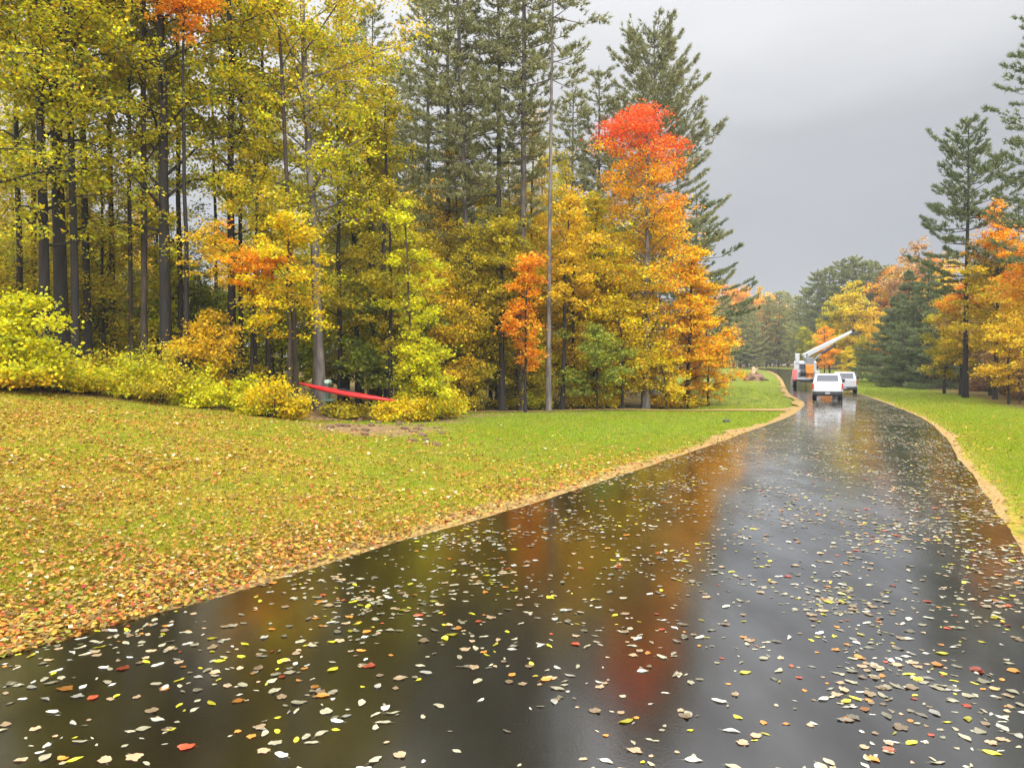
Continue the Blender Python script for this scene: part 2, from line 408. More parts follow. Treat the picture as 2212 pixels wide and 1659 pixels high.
def jitter_cols(pal, rg, n, amt=.16):
    """pal: list of (weight, rgb)"""
    wts = np.array([p[0] for p in pal], float); wts /= wts.sum()
    idx = rg.choice(len(pal), n, p=wts); c = np.array([p[1] for p in pal])[idx]
    return c * (1 + amt * rg.normal(size=(n, 1))).clip(.55, 1.5) * (1 + .05 * rg.normal(size=(n, 3)))

# palettes (real leaf colours, linear)
YEL = [(5, (.84, .60, .006)), (3, (.50, .44, .02)), (2, (.68, .40, .02)), (1, (.30, .32, .03))]
YGR = [(5, (.62, .59, .010)), (3, (.48, .50, .015)), (2, (.74, .58, .015)), (1, (.27, .32, .03))]
OLV = [(5, (.45, .375, .016)), (3, (.55, .42, .016)), (2, (.28, .27, .022)), (1, (.64, .44, .02))]
GRN = [(5, (.22, .27, .03)), (3, (.30, .32, .03)), (2, (.14, .19, .03)), (1, (.4, .36, .03))]
GLD = [(5, (.76, .47, .015)), (3, (.80, .52, .02)), (2, (.60, .42, .03)), (1, (.45, .4, .03))]
ORG = [(5, (.92, .34, .012)), (3, (.92, .44, .012)), (2, (.90, .25, .02)), (1, (.88, .58, .02))]
RED = [(5, (.84, .12, .03)), (3, (.86, .20, .02)), (2, (.75, .07, .03))]
TAN = [(5, (.45, .26, .10)), (3, (.52, .33, .12)), (2, (.35, .2, .07))]
NEED = [(5, (.13, .165, .06)), (3, (.17, .20, .085)), (2, (.09, .12, .045)), (1, (.24, .24, .09))]
NEEDG = [(5, (.23, .24, .10)), (3, (.28, .285, .13)), (2, (.17, .185, .075)), (1, (.36, .32, .12))]

LK = 1.6
def decid(seed, H, Rr, cb=.35, prof='oval', nl=22, leaf=.17, nleaf=7000, tr=.16, pal=OLV, colfn=None, lean=(0, 0), bark='brown', off=(0, 0), padk=1.0, flat=.5, wob=.5, topn=0):
    """returns (trunk mesh, crown mesh)"""
    rg = np.random.default_rng(seed); nleaf = int(nleaf * LK)
    hs = np.linspace(0, 1, 10)
    wx = np.cumsum(rg.normal(0, wob / 6, 10)) * hs; wy = np.cumsum(rg.normal(0, wob / 6, 10)) * hs
    P = np.c_[lean[0] * hs ** 1.2 + wx, lean[1] * hs + wy, hs * H * .97 - .25 * (hs == 0)]
    rad = tr * (1 - hs) ** .7 + .015; rad[0] *= 1.35
    A = Acc(); A.add(*tube_arrays(P, rad, 9))
    tp = lambda h: np.array([np.interp(h, hs, P[:, k]) for k in range(3)])
    pads = []
    for i in range(nl):
        u = ((i + .5 + rg.uniform(-.4, .4)) / nl)
        h = cb + (.96 - cb) * u
        s0 = tp(h * .97)
        ln = Rr * profile(prof, u) * rg.uniform(.7, 1.12)
        az = i * 2.4 + rg.uniform(-.8, .8)
        el = R(rg.uniform(-2, 40) + 36 * u)
        dxy = np.array([math.cos(az), math.sin(az)])
        e = s0 + np.array([dxy[0] * ln * math.cos(el * .7) + off[0] * u, dxy[1] * ln * math.cos(el * .7) + off[1] * u, ln * math.sin(el) * .75])
        mid = (s0 + e) / 2 + np.array([0, 0, .12 * ln]) + rg.normal(0, .08 * ln, 3) * [1, 1, .3]
        r0 = max(.018, tr * (1 - h) ** .7 * .42)
        pts = np.array([s0, (s0 + mid) / 2 + rg.normal(0, .04, 3), mid, (mid + e) / 2, e])
        A.add(*tube_arrays(pts, np.linspace(r0, .012, 5), 5))
        npd = max(3, int(ln / .36))
        for k in range(npd):
            f = .25 + .8 * (k + rg.uniform(0, 1)) / npd
            q = s0 * (1 - f) ** 2 + 2 * mid * f * (1 - f) + e * f * f if f < 1 else e
            side = np.array([-dxy[1], dxy[0], 0]) * rg.normal(0, .28 * ln * min(f, 1))
            c = q + side + np.array([0, 0, rg.normal(0, .32)])
            pads.append((*c, (.26 + .11 * ln) * rg.uniform(.45, 1.45) * padk))
            if k % 2 == 0: A.add(*tube_arrays(np.array([q, (q + c) / 2 + [0, 0, .06], c]), [.014, .01, .006], 4))
    top = tp(.97)
    for k in range(4): pads.append((*(top + rg.normal(0, .3, 3)), .5 * padk))
    for k in range(topn):
        a = rg.uniform(0, 6.28); q = Rr * .80 * rg.uniform(0, 1) ** .5; b = tp(.9)
        pads.append((b[0] + off[0] + math.cos(a) * q, b[1] + off[1] + math.sin(a) * q, H * (.955 - .10 * (q / Rr) ** 2 / .5 - rg.uniform(0, .06)), .62))
    pads = np.array(pads)
    wgt = pads[:, 3] ** 2; idx = rg.choice(len(pads), nleaf, p=wgt / wgt.sum())
    g = rg.normal(size=(nleaf, 3)); gn = np.linalg.norm(g, axis=1)[:, None]
    g = g / gn * rg.uniform(0, 1, (nleaf, 1)) ** .5
    rr_ = np.where(rg.random(nleaf) < .30, rg.uniform(1.2, 2.2, nleaf), 1.15)[:, None]
    leaf *= .88
    C = pads[idx, :3] + g * pads[idx, 3:4] * rr_ * np.array([1, 1, flat]) 
    C[:, 2] -= .10 * pads[idx, 3] * (g[:, 0] ** 2 + g[:, 1] ** 2) * 1.5
    C[:, 2] = np.maximum(C[:, 2], .12)
    if colfn is not None: col = colfn(C, H, rg)
    else: col = jitter_cols(pal, rg, nleaf)
    # each bough ripens on its own: slight tone change per pad
    tone = rg.normal(1, .13, len(pads)).clip(.7, 1.3)[idx]
    col = np.clip(col * tone[:, None], 0, .9)
    V, F = A.get()
    return np_mesh('trunk', V, F, BARK[bark], None, True), leaves_mesh('crown', C, leaf, col, M_LEAF, rg)

def pine(seed, H, Rr, cb=.3, dens=1.4, tr=.2, pal=NEED, prof='pine', up=.35, bark='pine', nb=5, dz=.56, dead=True, blade=.36, bw=.036, nbl=14, lean=(0, 0)):
    rg = np.random.default_rng(seed)
    hs = np.linspace(0, 1, 10)
    P = np.c_[np.cumsum(rg.normal(0, .04, 10)) * hs + lean[0] * hs, np.cumsum(rg.normal(0, .04, 10)) * hs + lean[1] * hs, hs * H - .25 * (hs == 0)]
    rad = tr * (1 - hs) ** .8 + .02; rad[0] *= 1.3
    A = Acc(); A.add(*tube_arrays(P, rad, 9))
    tp = lambda h: np.array([np.interp(h, hs, P[:, k]) for k in range(3)])
    tuftC = []; tuftD = []
    z = cb * H; az0 = rg.uniform(0, 6)
    while z < H * .985:
        u = (z / H - cb) / (1 - cb)
        if prof == 'pine': ln0 = Rr * ((1 - u) ** .5 * (.65 + .35 * min(1, u * 4))) + .25
        elif prof == 'spruce': ln0 = Rr * (1 - u) ** .9 + .15
        elif prof == 'crown': ln0 = Rr * math.sin(math.pi * min(.97, .22 + .72 * u)) ** .8 + .3
        k_n = nb + (rg.random() < .5)
        az0 += rg.uniform(.4, 1.2)
        for k in range(k_n):
            if rg.random() < .10: continue
            az = az0 + k * 2 * math.pi / k_n + rg.normal(0, .18)
            ln = ln0 * rg.choice([.45, .6, .8, .95, 1.05, 1.25])
            s0 = tp(z / H) + [0, 0, rg.normal(0, .08)]
            dxy = np.array([math.cos(az), math.sin(az), 0])
            rise = ln * (up * (.3 + .9 * u) + rg.normal(0, .13))
            droop = -.10 * ln * (1 - u)
            m_ = s0 + dxy * ln * .55 + [0, 0, rise * .25 + droop]
            e = s0 + dxy * ln + [0, 0, rise]
            A.add(*tube_arrays(np.array([s0, m_, e]), [max(.014, .028 * ln / 3 + .01), .016, .007], 4))
            side = np.array([-dxy[1], dxy[0], 0])
            nt_ = max(4, int(ln * 6.0 * dens))
            for q in range(nt_):
                f = rg.uniform(.22, 1.0) ** .75
                b_ = s0 * (1 - f) ** 2 + 2 * m_ * f * (1 - f) + e * f * f
                wd = .42 * ln * (1.08 - f) + .12
                sd = rg.uniform(-1, 1)
                c = b_ + side * sd * wd + dxy * abs(sd) * wd * .4 + [0, 0, .10 * abs(sd) * wd + rg.normal(0, .04)]
                tuftC.append(c); dd = dxy * .8 + side * sd * .8 + np.array([0, 0, .55 + .3 * u]); tuftD.append(dd / np.linalg.norm(dd))
        z += dz * rg.uniform(.5, 1.5)
    for k in range(12): tuftC.append(tp(.975) + rg.normal(0, .12, 3)); tuftD.append(np.array([0, 0, 1.]))
    if dead:
        for k in range(int(H * .9)):
            h = rg.uniform(.12, cb + .03)
            az = rg.uniform(0, 6.28); ln = rg.uniform(.3, 1.3); s0 = tp(h)
            e = s0 + [math.cos(az) * ln, math.sin(az) * ln, rg.uniform(-.15, .25) * ln]
            A.add(*tube_arrays(np.array([s0, (s0 + e) / 2 + [0, 0, .04], e]), [.02, .013, .005], 4))
    T = np.array(tuftC); D = np.array(tuftD); n = len(T) * nbl
    Tc = np.repeat(T, nbl, 0); Dc = np.repeat(D, nbl, 0)
    dr = Dc + rg.normal(0, .62, (n, 3)); dr /= np.linalg.norm(dr, axis=1)[:, None]
    s_ = np.cross(dr, rg.normal(size=(n, 3))); s_ /= np.linalg.norm(s_, axis=1)[:, None]
    L_ = blade * rg.uniform(.6, 1.25, (n, 1)); s_ *= bw * .5
    b0 = Tc - dr * L_ * .35
    V = np.stack([b0 - s_, b0 + s_, b0 + dr * L_ + s_ * .25, b0 + dr * L_ - s_ * .25], 1).reshape(-1, 3)
    col = jitter_cols(pal, rg, n, .18); tone = np.repeat(rg.normal(1, .14, len(T)).clip(.6, 1.4), nbl); col = col * tone[:, None]
    cm = np_mesh('crown', V, np.arange(n * 4).reshape(-1, 4), M_NEEDLE, np.repeat(col, 4, 0))
    V, F = A.get()
    return np_mesh('trunk', V, F, BARK[bark], None, True), cm

def place(meshes, name, X, Y, label, cat='tree', group=None, rz=0, s=1, sink=0, color=None, names=('trunk', 'crown')):
    z = float(Hh(X, Y)) - sink
    r = empty(name, (X, Y, z), rz); r.scale = (s, s, s)
    tag(r, label, cat, group)
    for nm, me in zip(names, meshes):
        o = link(nm, me, r)
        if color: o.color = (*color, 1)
    return r
def height_to(x, Y, ytop): return PZ(ytop, Y) - float(Hh(PX(x, Y), Y))
seedc = [100]
def T(kind, name, x, Y, ytop, Rr, label, group=None, **k):
    """tree whose foot stands under picture column x at depth Y and whose tip reaches picture row ytop"""
    seedc[0] += 1
    H = height_to(x, Y, ytop)
    m = (decid if kind == 'd' else pine)(seedc[0], H, Rr, **k)
    return place(m, name, PX(x, Y), Y, label, 'tree', group)

# ============================================================ TREES OF THE LEFT WOOD
def mixfn(*rules, default=OLV):
    """rules: (function(C,H)->mask probability, palette)"""
    def f(C, H, rg):
        n = len(C); c = jitter_cols(default, rg, n)
        for fn, pal in rules:
            p = fn(C, H); m = rg.random(n) < p
            c[m] = jitter_cols(pal, rg, int(m.sum()))
        return c
    return f
hi = lambda a, b: (lambda C, H: sstep(a, b, C[:, 2] / H))
GW = 'tall trees of the left wood'
tallcol = mixfn((hi(.30, .85), YEL), (lambda C, H: .45 + 0 * C[:, 0], YGR), (lambda C, H: .25 + 0 * C[:, 0], GRN), default=OLV)
tallgold = mixfn((hi(.4, .95), GLD), (lambda C, H: .3 + 0 * C[:, 0], OLV), default=YGR)
T('d', 'maple_tree', -70, 27, -600, 4.5, 'yellow-leaved tree with its trunk just past the left edge of the photo', GW, leaf=.16, padk=.8, cb=.2, nl=30, nleaf=10200, tr=.2, colfn=tallcol, bark='dark')
T('d', 'maple_tree', 98, 30.5, -560, 4.0, 'dark trunk standing leftmost behind the low yellow-green bush', GW, leaf=.16, padk=.8, cb=.2, nl=34, nleaf=7650, tr=.2, colfn=tallgold, bark='dark', lean=(-.3, 0))
T('d', 'maple_tree', 136, 31.5, -640, 4.0, 'thickest dark trunk of the close pair near the left edge', GW, leaf=.16, padk=.8, cb=.22, nl=34, nleaf=7650, tr=.27, colfn=tallcol, bark='dark', lean=(-.2, 0))
T('d', 'maple_tree', 192, 34, -520, 3.6, 'slim dark trunk just right of the thick pair at left', GW, leaf=.16, padk=.8, cb=.24, nl=30, nleaf=6375, tr=.15, colfn=tallcol, bark='dark', lean=(-.5, 0))
T('d', 'maple_tree', 312, 33, -600, 3.6, 'slender straight olive trunk left of the thick mossy one', GW, leaf=.16, padk=.8, cb=.22, nl=30, nleaf=6375, tr=.13, colfn=tallgold, bark='brown')
T('d', 'maple_tree', 360, 32, -620, 4.4, 'thick mossy trunk rising left of the sky gap', GW, leaf=.16, padk=.8, cb=.22, nl=34, nleaf=7650, tr=.23, colfn=tallcol, bark='dark', lean=(-.3, 0))
T('d', 'maple_tree', 405, 31.4, -190, 1.5, 'tree whose crown is bright orange high at the top of the photo', GW, cb=.78, nl=18, nleaf=3600, leaf=.16, tr=.09, pal=ORG, bark='dark', topn=10)
T('d', 'maple_tree', 502, 34.5, -480, 3.8, 'straight blackish trunk right of the sky gap', GW, leaf=.16, padk=.8, cb=.26, nl=24, nleaf=6375, tr=.17, colfn=tallcol, bark='dark', lean=(-.5, 0))
T('d', 'maple_tree', 640, 33.5, -380, 3.4, 'thin brown trunk leaning left beside the red kayak end', GW, leaf=.16, padk=.8, cb=.22, nl=20, nleaf=5525, tr=.10, colfn=tallcol, bark='brown', lean=(-1.1, 0))
T('d', 'maple_tree', 692, 35, -330, 4.7, 'grey-footed tree behind the kayak with yellow boughs reaching right', GW, leaf=.16, padk=.8, cb=.3, nl=34, nleaf=8075, tr=.23, colfn=mixfn((hi(.3, .8), YEL), default=YGR), bark='grey', lean=(-1.1, 0), off=(1.8, -.5), prof='top')
T('d', 'maple_tree', 553, 33, 300, 2.6, 'skinny dark sapling trunk under the orange-leaved bough', GW, leaf=.16, padk=.8, cb=.35, nl=14, nleaf=3400, tr=.08, pal=OLV, bark='dark')
T('d', 'maple_tree', 735, 40, 120, 3.0, 'dull green tree in the shade right of the grey trunk', GW, leaf=.16, padk=.8, cb=.2, nl=20, nleaf=5100, tr=.12, pal=OLV, bark='dark')
T('d', 'maple_tree', 836, 41, 160, 1.8, 'bare dark stem rising right beside the close pair in the middle of the wood', GW, leaf=.16, padk=.8, cb=.75, nl=8, nleaf=1275, tr=.16, pal=OLV, bark='dark', lean=(-.5, 0))
T('d', 'maple_tree', 844, 36, 380, 2.4, 'slim dark trunk rising behind the right end of the red kayak', GW, leaf=.16, padk=.8, cb=.2, nl=16, nleaf=3825, tr=.10, pal=OLV, bark='dark')
T('d', 'maple_tree', 888, 34.5, 430, 2.0, 'spindly sapling with a stick-thin stem right of the kayak', GW, leaf=.16, padk=.8, cb=.2, nl=12, nleaf=2550, tr=.055, pal=YGR, bark='brown')
# understorey / mid crowns
for (x, Y, yt, tr_, bk, lb) in [(45, 33, -450, .12, 'dark', 'slim dark trunk left of the leftmost thick one'), (78, 36, -500, .12, 'dark', 'slim dark trunk half behind the leftmost thick one'), (165, 30.8, -520, .15, 'dark', 'dark trunk just right of the thickest one at left'), (245, 37, -420, .13, 'brown', 'brown trunk midway between the left dark group and the thick mossy one'), (284, 35, -420, .09, 'brown', 'thin brown trunk left of the slender olive one'),
        (392, 37, -400, .12, 'dark', 'dark trunk at the left rim of the sky gap'), (470, 41, -300, .08, 'dark', 'thin dark trunk inside the sky gap'), (522, 38, -300, .10, 'dark', 'thin dark trunk just right of the straight blackish one'), (580, 39, -250, .11, 'brown', 'brown trunk between the blackish one and the leaning thin one'), (775, 42, -60, .12, 'dark', 'dark trunk left of the close bare stems in the middle of the wood')]:
    T('d', 'maple_tree', x, Y, yt, 3.4, lb, GW, cb=.4, nl=22, nleaf=6000, tr=tr_, colfn=tallcol, bark=bk, leaf=.21)
for (x, lb) in [(806, 'left dark bare stem of the close clump in the middle of the wood'), (820, 'right dark bare stem of the close clump in the middle of the wood')]:
    T('d', 'maple_tree', x, 42 + (x - 806) * .05, 200, 1.6, lb, GW, cb=.75, nl=8, nleaf=1500, tr=.15, pal=OLV, bark='dark', lean=(-.4, 0))
GU = 'mid-height trees filling the left wood'
under = [(-20, 34, 300, 3.5, OLV), (60, 38, 250, 3.6, YGR), (150, 42, 200, 3.8, OLV), (225, 36, 330, 3.0, OLV), (265, 44, 180, 3.6, YGR), (335, 41, 260, 3.2, GRN), (40, 47, 120, 4, OLV), (210, 50, 60, 4, YGR),
         (590, 42, 260, 3.2, YGR), (560, 50, 200, 3.4, OLV), (660, 46, 240, 3.4, OLV), (770, 44, 360, 3.0, OLV), (810, 50, 300, 3.2, GRN), (900, 43, 470, 3.0, OLV), (950, 41, 540, 2.6, GLD), (930, 49, 380, 3.4, OLV), (990, 46, 300, 3.2, GLD), (1020, 42, 470, 2.8, OLV),
         (1060, 47, 360, 3.0, YGR), (1100, 50, 330, 3.2, OLV), (1150, 46, 240, 2.6, GLD), (1180, 52, 280, 3.2, YGR), (1235, 50, 320, 3.0, OLV), (1240, 45, 420, 2.6, GLD), (1120, 43, 640, 2.0, OLV), (480, 44, 480, 2.6, GRN), (415, 39, 600, 2.4, GRN), (170, 38, 540, 1.9, GRN), (285, 37, 560, 1.7, OLV), (60, 37, 560, 1.8, GRN), (1310, 48, 450, 2.8, YGR), (1330, 45, 560, 2.4, GLD)]
tone = {id(OLV): 'olive', id(YGR): 'yellow-green', id(GRN): 'dull green', id(GLD): 'golden'}
for q_, (x, Y, yt, r_, pal) in enumerate(under):
    if x < 700 and q_ % 3 == 1: continue
    T('d', 'broadleaf_tree', x, Y, yt, r_, 'mid-height %s tree among the trunks of the left wood' % tone[id(pal)], GU, cb=.08, nl=34, nleaf=9500, tr=.09, leaf=.15, pal=pal, bark='dark', prof='dome')
# deep background: shared meshes
protoD = [decid(900 + i, 17, 4.2, cb=.18, nl=28, nleaf=7500, tr=.15, leaf=.3, pal=[OLV, YGR, GLD, OLV][i], bark='dark') for i in range(4)]
GB = 'trees deep in the left wood'
rb = random.Random(5)
for i in range(30):
    x = -180 + i * 50 + rb.uniform(-12, 12)
    Y = rb.uniform(56, 84)
    if 330 < x < 500 or (x < 760 and i % 3 == 0): continue
    k = i % 4
    s = rb.uniform(.8, 1.2) * (Y / 68) * (1.0 if x < 1150 else .75)
    place(protoD[k], 'broadleaf_tree', PX(x, Y), Y, 'hazy %s tree deep in the left wood behind the front trunks' % ['olive', 'yellow-green', 'golden', 'olive'][k], 'tree', GB, rz=rb.uniform(0, 6), s=s)
protoU = [decid(950 + i, 6, 2.6, cb=.08, nl=18, nleaf=4500, tr=.05, leaf=.2, pal=[OLV, YGR, GRN][i], bark='dark', prof='dome') for i in range(3)]
GS = 'low saplings under the left wood'
for i in range(40):
    x = -150 + i * 38 + rb.uniform(-14, 14)
    if x > 1420: break
    if i % 3 == 0 and x < 900: continue
    Y = rb.uniform(37, 54) + (4 if x > 1000 else 0)
    place(protoU[i % 3], 'sapling', PX(x, Y), Y, 'low %s sapling in the shade of the left wood' % ['olive', 'yellow-green', 'dark green'][i % 3], 'sapling', GS, rz=rb.uniform(0, 6), s=rb.uniform(.7, 1.15))

# named smaller trees
T('d', 'maple_tree', 545, 31.5, 525, 2.3, 'small maple with a fiery orange bough in the middle of the left wood', None, cb=.68, nl=12, nleaf=2900, tr=.06, leaf=.14, flat=.25, bark='dark', off=(-.2, -.6), prof='umbrella',
  colfn=mixfn((lambda C, H: (C[:, 0] > -.5) * .95 * sstep(.62, .75, C[:, 2] / H), ORG), default=GLD))
T('d', 'maple_tree', 628, 31, 468, 2.1, 'bright yellow sapling standing over the left end of the red kayak', None, cb=.45, nl=14, nleaf=4200, tr=.07, leaf=.15, pal=YEL, bark='brown', off=(.3, 0))
T('d', 'maple_tree', 455, 31, 700, 1.9, 'small golden sapling under the fiery orange bough', None, cb=.25, nl=12, nleaf=3000, tr=.05, leaf=.14, pal=GLD, bark='dark')
T('d', 'maple_tree', 1135, 40, 545, 1.15, 'slim orange sapling between the dark trunks and the slender grey pine', None, cb=.30, nl=18, nleaf=3200, tr=.06, leaf=.16, pal=ORG, bark='dark', prof='oval')
T('d', 'broadleaf_tree', 918, 34, 745, 1.2, 'lemon-green shrub-like sapling right of the red kayak', None, cb=.1, nl=16, nleaf=4200, tr=.05, leaf=.15, pal=YGR, bark='brown', prof='dome')
T('d', 'broadleaf_tree', 1085, 41.5, 470, 2.0, 'tree with a short black trunk left of the orange sapling', None, cb=.45, nl=14, nleaf=3600, tr=.17, pal=OLV, bark='dark')
T('d', 'broadleaf_tree', 1132, 43, 420, 2.0, 'tree with a black trunk directly behind the orange sapling', None, cb=.5, nl=14, nleaf=3600, tr=.17, pal=OLV, bark='dark', lean=(-.3, 0))
T('d', 'broadleaf_tree', 1215, 42, 400, 2.0, 'tree with a slim black trunk just right of the slender grey pine', None, cb=.4, nl=14, nleaf=3600, tr=.11, pal=GLD, bark='dark')

# pines of the left wood
GP = 'pines of the left wood'
def LP(x, Y, yt, r_, label, **k):
    kk = dict(cb=.42, dens=1.6, tr=.18, pal=NEEDG); kk.update(k)
    return T('p', 'pine_tree', x, Y, yt, r_, label, GP, **kk)
LP(748, 52, -40, 3.4, 'soft grey-green pine leftmost of the pines, behind the yellow boughs', cb=.3, dens=1.35)
LP(800, 55, 20, 3.6, 'second pine from the left, behind the end of the yellow boughs', cb=.32, dens=1.35)
LP(858, 60, 130, 3.0, 'shorter pine in the gap right of the yellow boughs', cb=.3, dens=1.35)
LP(925, 50, -20, 3.4, 'broad pine with drooping boughs right of the sky gap', cb=.30, dens=1.35, up=.2)
LP(968, 46, -160, 2.7, 'dark pine between the broad drooping one and the curved trunk', cb=.34, dens=1.35)
LP(1022, 43, -260, 2.7, 'tall pine with a curved bare trunk in the middle of the pines', cb=.40, lean=(-1.2, 0), tr=.16, dens=1.35)
LP(1078, 44, -200, 2.7, 'dense pine close left of the thick pine trunk', cb=.34, dens=1.35)
LP(1128, 42.6, -330, 2.5, 'pine with the thickest straight trunk left of the slender grey one', cb=.42, tr=.21, dens=1.35)
LP(1185, 41.3, -260, 3.5, 'tall slender pine with a bare grey trunk at the edge of the lawn', cb=.62, dens=1.5, tr=.115, bark='grey', nb=4, dz=.8, dead=True)
LP(1290, 58, 150, 3.4, 'small pine tip left of the red maple crown', cb=.3, dens=1.35)
LP(1235, 56, 200, 2.6, 'thin pine close right of the slender grey trunk', cb=.4, dens=1.35)
LP(1412, 56, 62, 5.7, 'broad pine with upswept boughs standing behind the red maple', cb=.16, dens=2.5, pal=NEEDG, tr=.26, nb=6, up=.7, prof='pine')
LP(1505, 66, 420, 4.6, 'dark pine low behind the right flank of the red maple', cb=.1, dens=1.6, pal=NEED, up=.35)

# big maple
def maplecol(C, H, rg):
    n = len(C); h = C[:, 2] / H; x = C[:, 0]
    c = jitter_cols(YEL, rg, n)
    m = rg.random(n) < .5 * sstep(-.2, -2.0, x) * sstep(.6, .3, h); c[m] = jitter_cols(YGR, rg, int(m.sum()))
    p = np.clip(.10 + sstep(-.6, 1.8, x) * .5 + sstep(.55, .70, h) * .6, 0, .96); m = rg.random(n) < p; c[m] = jitter_cols(ORG, rg, int(m.sum()))
    p = sstep(.74, .86, h + .01 * x); m = rg.random(n) < p; c[m] = jitter_cols(RED, rg, int(m.sum()))
    return c
mm = decid(77, height_to(1392, 44, 205), 3.15, cb=.2, prof='dome', nl=56, leaf=.15, nleaf=19000, tr=.2, colfn=maplecol, bark='grey', off=(-.5, -.3), padk=1.0, flat=.36, topn=44)
place(mm, 'maple_tree', PX(1395, 44), 44, 'large maple with a red top and orange flank beside the far lawn')
T('d', 'maple_tree', 1485, 44.5, 520, 2.0, 'orange maple at the right corner of the left wood, below the red-topped one', None, cb=.08, nl=34, nleaf=9500, tr=.1, leaf=.17, flat=.3, prof='dome', bark='dark', colfn=mixfn((hi(.5, .8), ORG), (lambda C, H: .5 + 0 * C[:, 0], YEL), default=ORG))
T('d', 'maple_tree', 1530, 46, 640, 1.8, 'small orange maple whose boughs hang over the lawn before the road', None, cb=.06, nl=22, nleaf=5000, tr=.06, leaf=.16, prof='dome', bark='dark', colfn=mixfn((lambda C, H: .45 + 0 * C[:, 0], YEL), default=ORG))
T('d', 'maple_tree', 1285, 45.5, 400, 2.3, 'golden-yellow maple left of the red-topped one', None, cb=.15, nl=32, nleaf=9500, tr=.11, leaf=.17, flat=.3, prof='dome', bark='dark', colfn=mixfn((lambda C, H: .55 + 0 * C[:, 0], YGR), default=GLD))
T('d', 'maple_tree', 1345, 42.8, 640, 2.2, 'low yellow maple at the foot of the red-topped one', None, cb=.12, nl=22, nleaf=5500, tr=.07, leaf=.16, prof='dome', bark='dark', pal=YEL)
T('d', 'maple_tree', 1440, 43.2, 760, 1.4, 'young yellow sapling right of the grey maple trunk', None, cb=.15, nl=12, nleaf=2600, tr=.04, leaf=.15, prof='dome', bark='brown', pal=YEL)

# ------------------------------------------------------------------ bushes along the edge of the left wood
def bush(seed, r_, h, pal, n=3200, leaf=.10):
    rg = np.random.default_rng(seed); A = Acc(); pads = []
    for i in range(11):
        az = i * 2.4; ln = r_ * rg.uniform(.2, 1.2)
        e = np.array([math.cos(az) * ln, math.sin(az) * ln, h * rg.uniform(.3, 1.25) * (1 - .35 * (ln / r_) ** 2)])
        s0 = np.array([math.cos(az) * .06, math.sin(az) * .06, -.12]); mid = (s0 + e) / 2 + [0, 0, .12 * h]
        A.add(*tube_arrays(np.array([s0, mid, e]), [.018, .012, .005], 4))
        for f in (.5, .75, 1.0):
            q = s0 * (1 - f) ** 2 + 2 * mid * f * (1 - f) + e * f * f; pads.append((*(q + rg.normal(0, .08 * r_, 3)), r_ * rg.uniform(.22, .42)))
    for i in range(5):
        az = rg.uniform(0, 6.28); pads.append((math.cos(az) * r_ * .7, math.sin(az) * r_ * .7, h * .22, r_ * .35))
    pads = np.array(pads); idx = rg.integers(0, len(pads), n)
    g = rg.normal(size=(n, 3)); g = g / np.linalg.norm(g, axis=1)[:, None] * rg.uniform(0, 1, (n, 1)) ** .45
    sc_ = np.where(rg.random(n) < .3, rg.uniform(1.1, 2.3, n), 1)[:, None]
    C = pads[idx, :3] + g * pads[idx, 3:4] * [1, 1, .6] * sc_; C[:, 2] = np.abs(C[:, 2]) + .02
    col = jitter_cols(pal, rg, n); col = np.clip(col * rg.normal(1, .14, len(pads)).clip(.7, 1.3)[idx][:, None], 0, .9)
    V, F = A.get()
    return np_mesh('stems', V, F, BARK['dark'], None, True), leaves_mesh('foliage', C, leaf, col, M_LEAF, rg, .9)
def B(x, Y, r_, h, pal, label, group=None, n=3200, leaf=.11):
    seedc[0] += 1
    return place(bush(seedc[0], r_, h, pal, n, leaf), 'bush', PX(x, Y), Y, label, 'bush', group, names=('stems', 'foliage'))
B(25, 24.6, 1.5, 2.7, YGR, 'big lemon-green bush at the left edge of the photo', n=9000, leaf=.13)
B(-60, 25.5, 1.8, 2.6, YGR, 'lemon-green bush cut by the left edge of the photo', n=6000, leaf=.13)
BE = 'yellow bushes along the edge of the left wood'
names_ = {id(YEL): 'yellow', id(YGR): 'lime-yellow', id(OLV): 'olive', id(GLD): 'golden'}
bl = [(70, 26, 1.1, 1.0, GLD), (130, 26.5, 1.2, 1.0, YEL), (190, 27.5, 1.3, 1.1, YEL), (235, 28.6, 1.1, 1.2, YGR), (290, 28.3, 1.2, 1.2, YEL), (345, 28.0, 1.1, 1.3, OLV), (390, 29.0, 1.3, 1.5, YGR), (430, 28.8, 1.0, 1.1, YEL), (470, 29.5, 1.2, 1.4, OLV), (520, 30, 1.2, 1.2, YGR),
      (550, 29.4, 1.0, 1.0, YEL), (590, 29.2, 1.2, 1.25, YEL), (628, 29.6, .8, 1.0, YEL), (790, 31.6, .9, .8, YEL), (840, 32.5, 1.0, .9, YEL), (885, 33.2, 1.0, 1.1, YEL), (925, 34.6, 1.1, 1.7, YGR), (955, 36, 1.0, 1.5, YEL), (975, 37.5, .8, 1.2, YGR), (745, 33.6, .8, .7, OLV), (870, 36, 1.4, 2.2, YGR), (960, 38.8, 1.0, 1.0, YGR),
      (1000, 41.5, 1.2, 1.3, OLV), (1050, 42, 1.1, 1.2, YGR), (1105, 43.5, 1.2, 1.2, OLV), (1160, 43.4, 1.2, 1.4, YGR), (1250, 43.4, 1.2, 1.3, YEL), (1310, 43.6, 1.2, 1.1, YEL), (1370, 43.8, 1.1, 1.1, OLV), (1430, 44.3, 1.0, .9, GLD), (1480, 45.3, 1.1, 1.0, YEL), (20, 28, 1.4, 1.6, GLD), (-20, 24.2, 1.2, .9, GLD), (110, 29.4, 1.3, 1.6, YGR), (330, 31, 1.3, 1.7, YEL), (510, 32, 1.3, 1.7, OLV), (220, 31, 1.3, 1.6, OLV)]
